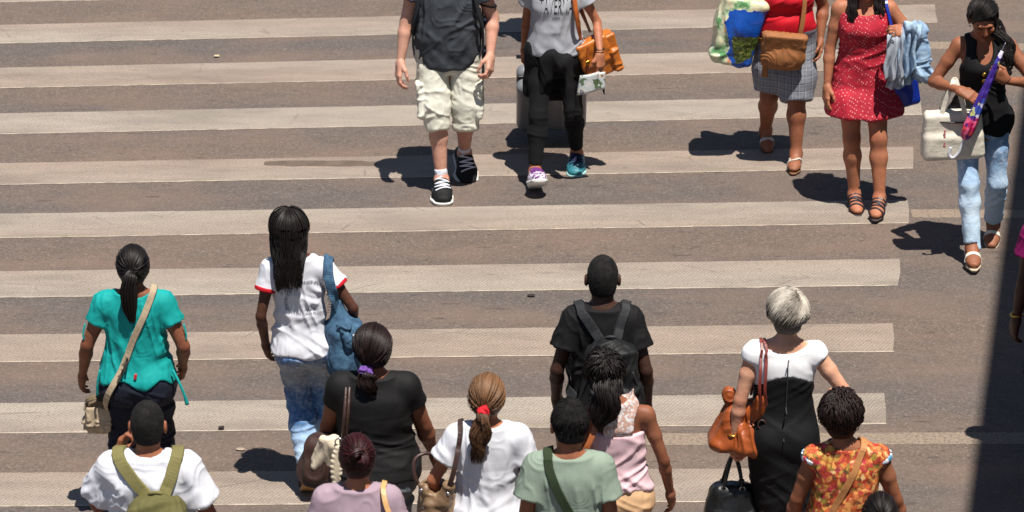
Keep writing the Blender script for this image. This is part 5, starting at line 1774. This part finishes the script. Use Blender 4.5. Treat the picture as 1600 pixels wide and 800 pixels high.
for dx in (-.05, .05):
    c = V(-.265, .068, .87) + Rb @ V(dx, 0, 0)
    ribbon('closing_strap', [c + V(0, -.0, .10), c + V(0, .006, .04), c + V(0, .006, -.03), c + V(0, -.01, -.10)], .022, C_ORD, B, o0, normal=Rb @ V(0, 1, 0), thick=.006, n=5)
    sdf_obj('buckle', [box(c + V(0, .014, -.005), (.016, .005, .014), .004, 0, Rb)], C_BRASS, B, o0, .003)
sdf_obj('side_pocket', [box(V(-.405, -.03, .84), (.03, .05, .09), .02, .01, Rb)], C_ORL, B, o0, .005, folds=[(.006, (20, 20, 20))])
ribbon('shoulder_strap', [V(-.175, .06, 1.00), V(-.155, .13, 1.12), V(-.135, .13, 1.25), V(-.12, .04, 1.39), V(-.125, -.05, 1.37), V(-.16, -.12, 1.2), V(-.24, -.10, 1.0)], .034, C_ORD, B, o0, field=P.cloth, off=.012, n=8, snap=False, thick=.008)
sdf_obj('tassel', [cone(V(-.315, .03, .74), V(-.335, .04, .60), .026, .004, .0)], C_JACK, B, o0, .005)
B, o0 = P.carry('leaflet', 'folded printed paper leaflet held in the hand by the orange satchel', 'leaflet', (-.27, .26, .68))
t = NT('leaflet_print')
nz = t.noise(16, 2)
t.l(t.ramp(nz, [(.3, rgb(90, 110, 80)), (.42, rgb(190, 196, 196)), (.55, rgb(206, 204, 198)), (.62, rgb(150, 120, 90)), (.7, rgb(110, 140, 170))], 'CONSTANT'), t.b.inputs['Base Color'])
t.set(Roughness=.5)
hc = P.wr['L'] + V(.02, .06, -.13)
grid_mesh('leaflet_sheet', lambda u, w: np.stack([hc[0] + .115 - .13 * u + .02 * w, hc[1] + .02 + .02 * np.sin(u * 3), hc[2] + .03 - .14 * w - .03 * (1 - u)], -1), 8, 8, t.m, B, o0, .003)
grid_mesh('leaflet_fold', lambda u, w: np.stack([hc[0] + .015 - .07 * u, hc[1] + .03 - .03 * u, hc[2] + .02 - .125 * w], -1), 6, 8, t.m, B, o0, .003)
B, o0 = P.carry('suitcase', 'grey hard shell suitcase on wheels pulled behind the woman in leggings', 'suitcase', (-.02, -.78, .0))
Rs = rotm(38 * math.pi / 180, 0)
cs = V(.015, -.66, .335)
C_SHELL = plain('grey_shell', rgb(112, 114, 118), .28)
for sg, nm in ((1, 'front_shell'), (-1, 'back_shell')):
    sdf_obj(nm, [box(cs + Rs @ V(0, sg * .06, 0), (.245, .058, .275), .05, 0, Rs)] + [cone(cs + Rs @ V(x, sg * .117, -.2), cs + Rs @ V(x, sg * .117, .2), .008, .008, .008) for x in (-.14, -.07, 0, .07, .14)], C_SHELL, B, o0, .007)
sdf_obj('zip_band', [box(cs, (.242, .01, .272), .008, 0, Rs)], C_BLACKP, B, o0, .006)
tube_obj('carry_handle', [cs + Rs @ V(-.07, .02, .27), cs + Rs @ V(-.05, .02, .31), cs + Rs @ V(.05, .02, .31), cs + Rs @ V(.07, .02, .27)], .012, C_BLACKP, B, o0)
grip = P.wr['R'] + V(0, -.04, -.075)
hl = [cs + Rs @ V(x, -.06, .27) for x in (-.07, .07)]
for p, dx in zip(hl, (-.035, .035)):
    tube_obj('pull_rod', [p, (p + grip) / 2 + V(dx * .4, 0, 0), grip + V(dx, 0, 0)], .007, C_METAL, B, o0, n=3)
tube_obj('pull_grip', [grip + V(-.05, 0, 0), grip, grip + V(.055, 0, 0)], .014, plain('grey_grip', rgb(110, 112, 116), .5), B, o0)
for x in (-.17, .17):
    for yy in (-.08,):
        w0 = cs + Rs @ V(x, yy, -.30)
        lathe('wheel', [(.002, -.018), (.034, -.016), (.038, 0), (.034, .016), (.002, .018)], C_BLACKP, B, o0, (1, 0, 0), V(w0[0], w0[1], .04))
sdf_obj('luggage_tag', [box(cs + Rs @ V(.075, .14, .20), (.03, .006, .04), .004, 0, Rs)], plain('red_tag_plastic', rgb(170, 50, 54), .5), B, o0, .004)

# ------------------------------------------------------------------ C: red top
P = Person('heavy woman in a tight red top and grey checked shorts wearing flat sandals', 1.87, 23.52, 180, 1.62, 'f', SK_OLIVE, g=1.30, ga=1.20, bust=.045, belly=.06, hipw=.86,
           arms={'R': dict(wrist=(.345, .06, 1.12), pole=(.4, -1, -.3), curl=1.0, axis=(.1, .5, -.4)), 'L': dict(wrist=(-.24, .02, .86), pole=(-.5, -1, 0))},
           feet={'L': dict(ankle=(-.085, .20, .085), yaw=-10), 'R': dict(ankle=(.10, -.20, .13), pitch=-20, yaw=6)})
P.body()
C_RED = cloth('red_jersey', rgb(186, 16, 34), .7, .08, .4)
red_pr = [loft([(r[0], r[1], r[2], r[3] * (1 - .05 * math.exp(-((r[0] - 1.09) / .03) ** 2)), r[4] * (1 - .16 * math.exp(-((r[0] - 1.09) / .03) ** 2))) for r in P.torso(.012, .86)], .03)] + P.trapezius(.009)
caps = []
for sd in 'LR':
    caps += P.arm(sd, .010, .38, 'b', .004)
sdf_obj('red_top', red_pr + caps, C_RED, P.root, vox=.0065, cuts=[ell(V(0, .05, 1.42), (.10, .12, .08), .012)], keeps=[lambda Q: .88 - Q[..., 2]], folds=[(.010, (4, 4, 22), (.8, 1.2), .1), (.006, (5, 5, 20), (.8, 1.3), -.4)])
P.cloth += red_pr
t = NT('grey_check')
sp_ = t.n('SeparateXYZ')
t.l(t.co(), sp_.inputs[0])
def lines(axis, freq, width, ph=0.0):
    return t.math('LESS_THAN', t.math('FRACT', t.math('MULTIPLY_ADD', sp_.outputs[axis], freq, ph + 10)), width)
base = t.mix(t.noise(200, 2), rgb(102, 104, 112), rgb(124, 126, 132))
for axn, fr, wd, cc, am in ((0, 22, .22, rgb(78, 80, 92), .6), (2, 20, .22, rgb(78, 80, 92), .6), (0, 22, .05, rgb(196, 200, 206), .7), (2, 20, .05, rgb(196, 200, 206), .7), (0, 44, .1, rgb(150, 154, 164), .4), (2, 40, .1, rgb(150, 154, 164), .4)):
    base = t.mix(t.math('MULTIPLY', lines(axn, fr, wd), am), base, cc)
t.l(base, t.b.inputs['Base Color'])
t.set(Roughness=.85)
t.bump(t.noise(24, 3), .4, .012)
pr = [loft(P.torso(.012, .80, .98), .05)] + P.seat(.012)
for sd, sg in (('L', -1), ('R', 1)):
    H, K = P.hip[sd], P.kn[sd]
    e = K + unit(K - H) * (.015 if sd == 'L' else -.045)
    pr += [cone(H, H + (e - H) * .6, .125, .122, .07), cone(H + (e - H) * .6, e, .122, .104, .05, 'b')]
sdf_obj('checked_shorts', pr, t.m, P.root, vox=.006, keeps=[lambda Q: Q[..., 2] - .98], folds=[(.012, (4, 4, 16), (.3, .9), .5), (.010, (12, 12, 4), (.3, .85), .2)])
P.cloth += pr
hair_cap(P, H_DBROWN, .008)
falling_hair(P, H_DBROWN, .2, 300, back=-.14, field=P.cloth)
P.sandal('L', plain('brown_sole', rgb(110, 74, 44), .7), plain('silver_strap', rgb(190, 180, 168), .4), 'thong')
P.sandal('R', plain('brown_sole_b', rgb(90, 62, 42), .7), plain('silver_strap_b', rgb(176, 170, 160), .4), 'slide')
C_SUEDE = leather('brown_suede', rgb(140, 88, 46), .7, .2)
B, o0 = P.carry('crossbody_bag', 'soft brown suede bag slung across the red top', 'bag', (.03, .20, .72))
sdf_obj('bag_body', [box(V(.03, .235, .86), (.145, .04, .125), .03, .02, rotm(.12, 0, -.10), -.2), ell(V(.03, .25, .81), (.15, .05, .08), .03)], C_SUEDE, B, o0, .006, folds=[(.006, (9, 9, 9)), (.004, (26, 26, 26))])
sdf_obj('flap', [box(V(.03, .278, .915), (.132, .014, .065), .012, .01, rotm(.2, 0, -.10))], C_SUEDE, B, o0, .005, folds=[(.004, (10, 10, 14))])
ribbon('fringe', [V(.135, .24, .84), V(.15, .25, .76), V(.15, .24, .67)], [.02, .035, .05], C_SUEDE, B, o0, normal=(.3, 1, 0), thick=.010, n=5)
ribbon('strap', [V(-.075, .235, .93), V(-.10, .22, 1.06), V(-.115, .16, 1.24), V(-.10, .03, 1.41), V(-.05, -.12, 1.3), V(.06, -.2, 1.05), V(.2, -.1, .9), V(.15, .19, .90)], .034, C_SUEDE, B, o0, field=P.cloth, off=.010, n=8, snap=False)
t = NT('printed_plastic')
sp_ = t.n('SeparateXYZ')
t.l(t.co(), sp_.inputs[0])
nx = t.math('ADD', sp_.outputs[0], t.math('MULTIPLY', t.math('SUBTRACT', t.noise(8, 3), .5), .22))
nz2 = t.math('ADD', sp_.outputs[2], t.math('MULTIPLY', t.math('SUBTRACT', t.noise(7, 4), .5), .25))
blue = t.mix(t.noise(14, 3), rgb(14, 50, 140), rgb(30, 96, 190))
cream = t.ramp(t.noise(13, 4), [(.35, rgb(90, 140, 90)), (.46, rgb(196, 204, 170)), (.6, rgb(214, 196, 160)), (.7, rgb(190, 60, 60))])
grn = t.ramp(t.noise(60, 4), [(.35, rgb(24, 40, 20)), (.6, rgb(88, 100, 44)), (.75, rgb(170, 160, 90))])
col = t.mix(t.ramp(nx, [(.55, 0), (.58, 1)]), blue, cream) if False else t.mix(t.math('GREATER_THAN', nx, .085), blue, cream)
gm = t.math('MULTIPLY', t.math('LESS_THAN', nz2, .23), t.math('MULTIPLY', t.math('GREATER_THAN', nz2, .08), t.math('LESS_THAN', nx, .05)))
col = t.mix(gm, col, grn)
col = t.mix(t.math('GREATER_THAN', nz2, .42), col, cream)
t.l(col, t.b.inputs['Base Color'])
t.set(Roughness=.25)
t.bump(t.noise(22, 3), .4, .012)
B, o0 = P.carry('shopping_bag', 'big glossy blue printed carrier bag stuffed full, held beside the red top', 'shopping bag', (.33, .06, .70))
Rg = rotm(0, .1, -.22)
sdf_obj('bag_body', [box(V(.33, .06, .96), (.14, .11, .235), .03, .03, Rg, -.1), ell(V(.33, .07, 1.0), (.15, .13, .2), .05, Rg)], t.m, B, o0, .006, folds=[(.02, (7, 7, 7), (-9, 9), .6), (.012, (13, 13, 13), (-9, 9), -.4)])
for yy in (0, .10):
    ribbon('handle', [V(.27, .02 + yy, 1.17), V(.30, .05 + yy * .6, 1.25), V(.345, .08 + yy * .3, 1.10 + .12), V(.39, .05 + yy * .6, 1.24), V(.41, .02 + yy, 1.15)], .02, plain('blue_handle', rgb(20, 40, 110), .5), B, o0, normal=(0, 1, .2), thick=.004)

# ------------------------------------------------------------------ D: red printed dress
P = Person('woman in a short red dress with a small white print and strappy sandals', 2.32, 22.66, 180, 1.68, 'f', SK_TAN, g=1.10, ga=1.05, bust=.02,
           arms={'R': dict(wrist=(.235, .06, .845), pole=(.5, -1, 0), palm=(-.9, -.4, 0), curl=.3), 'L': dict(wrist=(-.27, .22, 1.27), pole=(-.7, -.4, -1), axis=(.75, .2, .15), palm=(.1, -.8, -.6), curl=.75)},
           feet={'R': dict(ankle=(.03, .08, .085), yaw=4), 'L': dict(ankle=(-.125, .24, .085), yaw=-14)}, hipw=1.0, head=(8, 6, 0))
P.body()
t = NT('red_print')
vo = t.n('TexVoronoi')
vo.inputs['Scale'].default_value = 58
vo.inputs['Randomness'].default_value = .25
t.l(t.mapped((1, 1, .85), (.35, .5, .2)), vo.inputs['Vector'])
dots = t.ramp(vo.outputs['Distance'], [(.17, 1), (.26, 0)])
base = t.mix(t.ramp(t.noise(9, 3), [(.35, 0), (.7, 1)]), rgb(150, 11, 36), rgb(176, 18, 45))
t.l(t.mix(t.math('MULTIPLY', dots, .85), base, rgb(226, 160, 156)), t.b.inputs['Base Color'])
t.set(Roughness=.8)
t.bump(t.noise(26, 3), .35, .012)
rows = [(.655, -.02, .03, .262, .19), (.72, -.01, .015, .24, .175), (.80, 0, 0, .21, .155)] + [tuple(r) for r in P.torso(.014, .84, 1.345)]
dl = loft(rows, .03)
sdf_obj('dress', [dl], t.m, P.root, vox=.006, cuts=[ell(V(0, .09, 1.37), (.075, .06, .035), .01)], folds=[(.026, (8, 8, 1.5), (.5, .98), .1), (.008, (5, 5, 20), (.8, 1.25), .4), (.009, (5, 5, 24), (.95, 1.3), -.2)])
P.cloth += [dl] + P.trapezius(.004)
for sg in (-1, 1):
    ribbon('dress_strap', [V(sg * .10, .10, 1.33), V(sg * .095, .03, 1.41), V(sg * .09, -.06, 1.38), V(sg * .09, -.10, 1.32)], .012, t.m, P.root, field=P.cloth + P.field, off=.004, n=6)
hair_cap(P, H_BLACK, .008)
falling_hair(P, H_BLACK, .16, 240, back=-.13, field=P.cloth + P.field)
for sg in (-1, 1):
    s0 = P.hd((sg * .07, .02, -.03))
    tail_hair(P, H_BLACK, s0, [s0 + V(sg * .015, .02, -.10), s0 + V(sg * .015, .055, -.18), s0 + V(sg * .01, .07, -.26)], 150, (.02, .03, .034, .03, .01), r=.0034, wave=.006, name='front_lock')
for sd in 'LR':
    P.sandal(sd, plain('dark_sole', rgb(52, 42, 38), .7), plain('navy_strap', rgb(30, 32, 44), .5), 'gladiator')
sdf_obj('ankle_band', [cone(P.an['R'] + V(0, 0, .03), P.an['R'] + V(0, -.003, .06), .038, .038, 0, 'ab')], C_BLACK, P.root, vox=.005)
t = NT('washed_denim')
t.l(t.mix(t.ramp(t.noise(12, 4), [(.35, 0), (.65, 1)]), rgb(112, 140, 172), rgb(168, 192, 212)), t.b.inputs['Base Color'])
t.set(Roughness=.9)
t.bump(t.noise(40, 4), .4, .012)
B, o0 = P.carry('denim_jacket', 'washed light blue denim jacket draped over the forearm of the red dress woman', 'jacket', (-.27, .2, .86))
def drape(name, x0, x1, z0, z1, drop, y, m, amp=.016, fr=2.6, ph=0.0, spread=1.0, sd=0):
    """cloth hung over the forearm: pleats that deepen downwards, uneven hem"""
    def fn(u, w):
        hem = drop * (1 + .22 * (vnoise(np.stack([u.ravel() * 5, 0 * u.ravel() + sd, 0 * u.ravel()], 1), sd) - .5).reshape(u.shape))
        xm = (x0 + x1) / 2
        a = w * 1.0
        roll = np.clip(1 - w * 6, 0, 1) ** 2
        x = xm + (x0 + (x1 - x0) * u - xm) * (.8 + .2 * spread * w) + .010 * np.sin(9 * w + sd) * w
        yy = y + amp * (.35 + .65 * w) * np.sin(6.283 * fr * u + ph + 1.5 * w) + .008 * np.sin(17 * u + 5 * w + sd) - .03 * roll
        z = z0 + (z1 - z0) * u - hem * w + .018 * roll
        return np.stack([x, yy, z], -1)
    return grid_mesh(name, fn, 46, 26, m, B, o0, .006)
C_LIN = cloth('grey_lining', rgb(168, 174, 184), .8, .35, .5, 14)
drape('lining', -.115, -.235, 1.245, 1.28, .29, .275, C_LIN, .014, 2.2, .4, 1.3, 2)
drape('lining', -.15, -.25, 1.26, 1.28, .36, .25, C_LIN, .016, 1.8, 2.0, 1.5, 5)
drape('jacket_front', -.205, -.325, 1.29, 1.31, .30, .262, t.m, .018, 2.4, 0.0, 1.4, 3)
drape('jacket_back', -.19, -.36, 1.28, 1.30, .38, .20, t.m, .020, 2.9, 1.0, 1.2, 7)
jp = [cone(V(-.29, .24, 1.305), V(-.345, .22, 1.275), .030, .030, .03), cone(V(-.345, .22, 1.275), V(-.375, .22, 1.14), .029, .033, .03), cone(V(-.375, .22, 1.14), V(-.385, .22, 1.00), .033, .038, .03), cone(V(-.385, .22, 1.0), V(-.44, .22, .955), .034, .022, .03)]
sdf_obj('sleeve', jp, t.m, B, o0, .0055, folds=[(.022, (20, 20, 7)), (.016, (10, 10, 26), (-9, 9), .5), (.008, (26, 26, 26))])
B, o0 = P.carry('handbag', 'shiny royal blue bag hanging on a blue strap behind the denim jacket', 'bag', (-.29, -.03, .68))
C_BLUEB = leather('royal_blue', rgb(18, 44, 140), .3)
sdf_obj('bag_body', [box(V(-.29, .0, .79), (.09, .05, .10), .03, .02, rotm(0, 0, .2))], C_BLUEB, B, o0, .006, folds=[(.012, (12, 12, 12))])
ribbon('strap', [V(-.27, .03, .88), V(-.22, .10, 1.1), V(-.17, .10, 1.28), V(-.135, .0, 1.415), V(-.17, -.1, 1.3), V(-.25, -.08, 1.05), V(-.29, -.03, .88)], .022, C_BLUEB, B, o0, field=P.cloth + P.field, off=.008, n=8, snap=False)
B, o0 = P.carry('keys', 'small silver key ring held in the fist above the denim jacket', 'keys', (-.15, .28, 1.22))
tube_obj('key_ring', [V(-.165, .285, 1.275) + V(.012 * math.cos(a), .004, .016 * math.sin(a)) for a in np.linspace(0, 6.28, 9)], .003, C_METAL, B, o0, n=3)
sdf_obj('key', [cone(V(-.155, .285, 1.262), V(-.125, .29, 1.205), .006, .004)], C_METAL, B, o0, .003)

# ------------------------------------------------------------------ E: black sleeveless top, umbrella
P = Person('woman looking down in a black sleeveless top and light jeans', 3.0, 21.80, 176, 1.72, 'f', SK_OLIVE, g=.98, ga=1.0, hipw=1.06, bust=.026,
           arms={'R': dict(wrist=(.165, .22, 1.17), pole=(.8, -.7, -.5), axis=(-.85, .3, -.3), palm=(-.3, -.35, -.8), curl=.3), 'L': dict(wrist=(-.135, .23, 1.24), pole=(-1, -.5, -.5), axis=(.62, .25, .55), palm=(.25, -.9, .1), curl=1.15)},
           feet={'R': dict(ankle=(.025, .26, .10), yaw=2), 'L': dict(ankle=(-.13, -.17, .13), pitch=-18, yaw=-6)}, head=(30, 10, 4), headshift=(.02, .055, -.01))
P.body()
t = NT('light_jeans')
sep = t.n('SeparateXYZ')
t.l(t.co(), sep.inputs[0])
zz = t.math('ADD', sep.outputs[2], t.math('MULTIPLY', t.math('SUBTRACT', t.noise(9, 3), .5), .25))
col = t.ramp(zz, [(.1, rgb(160, 186, 208)), (.35, rgb(186, 206, 222)), (.6, rgb(140, 168, 198)), (.9, rgb(90, 124, 164))])  # darker towards the thighs: shade under the handbag painted into the denim
t.l(t.mix(t.ramp(t.noise(30, 4), [(.5, 0), (.65, .4)]), col, rgb(206, 218, 228)), t.b.inputs['Base Color'])
t.set(Roughness=.85)
t.bump(t.noise(30, 3), .4, .012)
P.trousers(t.m, .94, .006, loose_k=.002, loose_a=.012, thigh=1.0, cut=.93, folds=[(.006, (6, 6, 22), (.0, .55), .7), (.006, (7, 7, 20), (.0, .6), -.8), (.005, (6, 6, 18), (.5, 1.1), .5)])
k = P.s
tp = [loft(P.torso(.014, .80, 1.43 * k, 1.0, .034), .03)] + P.trapezius(.006)
acut = [ell(P.sh[sd] + V(sg * .025, 0, -.03), (.075, .16, .13), .01) for sd, sg in (('L', -1), ('R', 1))]
top = sdf_obj('sleeveless_top', tp, C_BLACK, P.root, vox=.006, cuts=acut + [ell(V(0, .09, 1.40), (.055, .10, .10), .01), ell(V(0, -.02, 1.46), (.085, .09, .05), .01)],
              keeps=[lambda Q: (.82 + .03 * np.sin(Q[..., 0] * 16 + 1) + .02 * np.sin(Q[..., 1] * 23)) - Q[..., 2]], folds=[(.016, (9, 9, 2.5), (.7, 1.05), .1), (.008, (6, 6, 18), (.8, 1.25), .5)])
P.cloth += tp
for zz_ in (1.255, 1.205):
    d = P.cloth
    q = ribbon_path(P.cloth, [V(0, .2, zz_), V(0, .2, zz_ - .001), V(0, .2, zz_ - .002)], .010, True, 2)[1]
    sdf_obj('button', [ell(q, (.014, .006, .014), 0)], C_BRASS, P.root, vox=.003)
hair_cap(P, H_BLACK, .009, front=.068)
pulled_hair(P, H_BLACK, (-.55, -.8, -.2), 460, lift=.012)
s0 = P.hd((-.055, -.075, -.03))
bp = [s0, s0 + V(-.02, .02, -.06), V(-.135, .06, 1.42), V(-.14, .10, 1.32), V(-.135, .12, 1.22)]
braid('hair_braid', bp, .024, H_BLACK, P.root, None, 12)
tail_hair(P, H_BLACK, s0 + V(.0, .0, .02), [q for q in bp[1:]], 420, (.03, .044, .046, .044, .014), r=.003, wave=.012, wf=4, name='braid_strands')
for sd in 'LR':
    P.sandal(sd, plain('cream_sole', rgb(190, 170, 146), .7), plain('cream_strap', rgb(224, 212, 196), .5), 'slide')
sdf_obj('earring', [ell(P.hd((.076, .0, -.05)), (.006, .006, .008), 0)], C_METAL, P.root, vox=.002)
C_WBAG = leather('off_white_leather', rgb(206, 198, 182), .5, .08)
B, o0 = P.carry('handbag', 'off white zipped handbag hung on the bent forearm beside the umbrella', 'bag', (.18, .12, .68))
Rw = rotm(0, .1, .05)
sdf_obj('bag_body', [box(V(.18, .14, .845), (.19, .06, .155), .028, .02, Rw, .10), box(V(.18, .14, .78), (.185, .075, .085), .03, .03, Rw)], C_WBAG, B, o0, .006, folds=[(.004, (8, 8, 6)), (.003, (22, 22, 22))])
tube_obj('zip', [V(.345, .175, .94), V(.25, .207, .945), V(.1, .207, .945), V(.02, .175, .94)], .006, C_BLACKP, B, o0, n=6)
for sg in (1, -1):
    yy = .14 + sg * .055
    ribbon('strap', [V(.265, yy, .93), V(.245, .14 + sg * .04, 1.05), V(.205, .16 + sg * .02, 1.175), V(.185, .155, 1.215), V(.165, .165 + sg * .02, 1.175), V(.125, .15 + sg * .04, 1.05), V(.10, yy, .93)], .032, C_WBAG, B, o0, normal=(.2, 1, .1), thick=.007, n=6)
sdf_obj('embroidery', [ell(V(.235, .222, .83 + .02 * i), (.010 - .001 * i, .004, .012), .004) for i in range(-2, 4)], plain('pink_thread', rgb(176, 110, 110), .8), B, o0, .003)
B, o0 = P.carry('umbrella', 'folded purple floral umbrella with curved pale handle held across the black top', 'umbrella', (.11, .30, .68))
u0, u1 = V(-.095, .285, 1.46), V(.115, .305, .87)
ax_ = unit(u1 - u0)
Lu = np.linalg.norm(u1 - u0)
t = NT('umbrella_print')
vo = t.n('TexVoronoi')
vo.inputs['Scale'].default_value = 32
t.l(t.co(), vo.inputs['Vector'])
sepc = t.n('SeparateColor')
t.l(vo.outputs['Color'], sepc.inputs[0])
sp_ = t.n('SeparateXYZ')
t.l(t.co(), sp_.inputs[0])
prp = t.ramp(sepc.outputs[0], [(0, rgb(62, 36, 130)), (.5, rgb(84, 60, 160)), (.62, rgb(196, 190, 214)), (.76, rgb(60, 80, 170)), (.84, rgb(190, 190, 120)), (.92, rgb(60, 40, 120))], 'CONSTANT')
pnk = t.ramp(sepc.outputs[1], [(0, rgb(190, 30, 90)), (.4, rgb(220, 90, 130)), (.7, rgb(120, 40, 120)), (.85, rgb(200, 60, 60))], 'CONSTANT')
t.l(t.mix(t.math('LESS_THAN', sp_.outputs[2], .34), prp, pnk), t.b.inputs['Base Color'])
t.set(Roughness=.35)
t.bump(t.noise(30, 3), .5, .012)
lathe('canopy', [(.002, 0), (.010, .005), (.015, .08), (.021, .2), (.027, .34), (.033, .48), (.037, Lu - .08), (.030, Lu - .02), (.012, Lu)], t.m, B, o0, ax_, u0, 28, .20, 7)
tube_obj('ferrule', [u0 - ax_ * .05, u0 + ax_ * .02], [.004, .006], C_METAL, B, o0)
tube_obj('curved_handle', [u1 - ax_ * .03, u1 + ax_ * .05, u1 + ax_ * .10, u1 + ax_ * .135 + V(.022, 0, 0), u1 + ax_ * .11 + V(.055, 0, .0), u1 + ax_ * .06 + V(.062, 0, 0)], .010, plain('pale_plastic', rgb(200, 200, 206), .3), B, o0)

# ------------------------------------------------------------------ R: magenta shirt at the frame edge
P = Person('person in a magenta shirt at the edge of the viaduct shadow', 3.07, 18.62, 0, 1.70, 'm', SK_DARK, g=1.0, ga=.9, feet=standing_feet(1, .2, 'R'), arms={'L': dict(wrist=(-.245, .04, .82), pole=(-.2, -1, 0))})  # skin tone darkened to stand in for shade on the hanging arm
P.body()
P.trousers(C_NAVY, .95, .010)
P.tee(cloth('magenta_jersey', rgb(128, 14, 84), .8, .08, .4), .84, .018, .03, .45, .02)
hair_cap(P, H_CROP, .002)
W = P.wr['L']
tube_obj('bracelet', [W + V(.032 * math.cos(a), .032 * math.sin(a), .02) for a in np.linspace(0, 6.28, 10)], .007, C_BRASS, P.root, n=3)
plain_shoes(P, C_BLACKP, C_RUBBER)

# ------------------------------------------------------------------ S: walker hidden behind the grey shirt woman, shadow in view
P = Person('walker in dark clothes mostly hidden behind the woman in the printed shirt', .27, 26.05, 180, 1.66, 'f', SK_BROWN, g=1.15, feet=standing_feet(.9, .1, 'R'))
P.body()
P.trousers(C_NAVY, .95, .012)
P.tee(C_BLACK, .82, .02, .04, .6, .03)
hair_cap(P, H_BLACK, .008)
falling_hair(P, H_BLACK, .2, 200, back=-.14, field=P.cloth)
plain_shoes(P, C_BLACKP, C_RUBBLK)
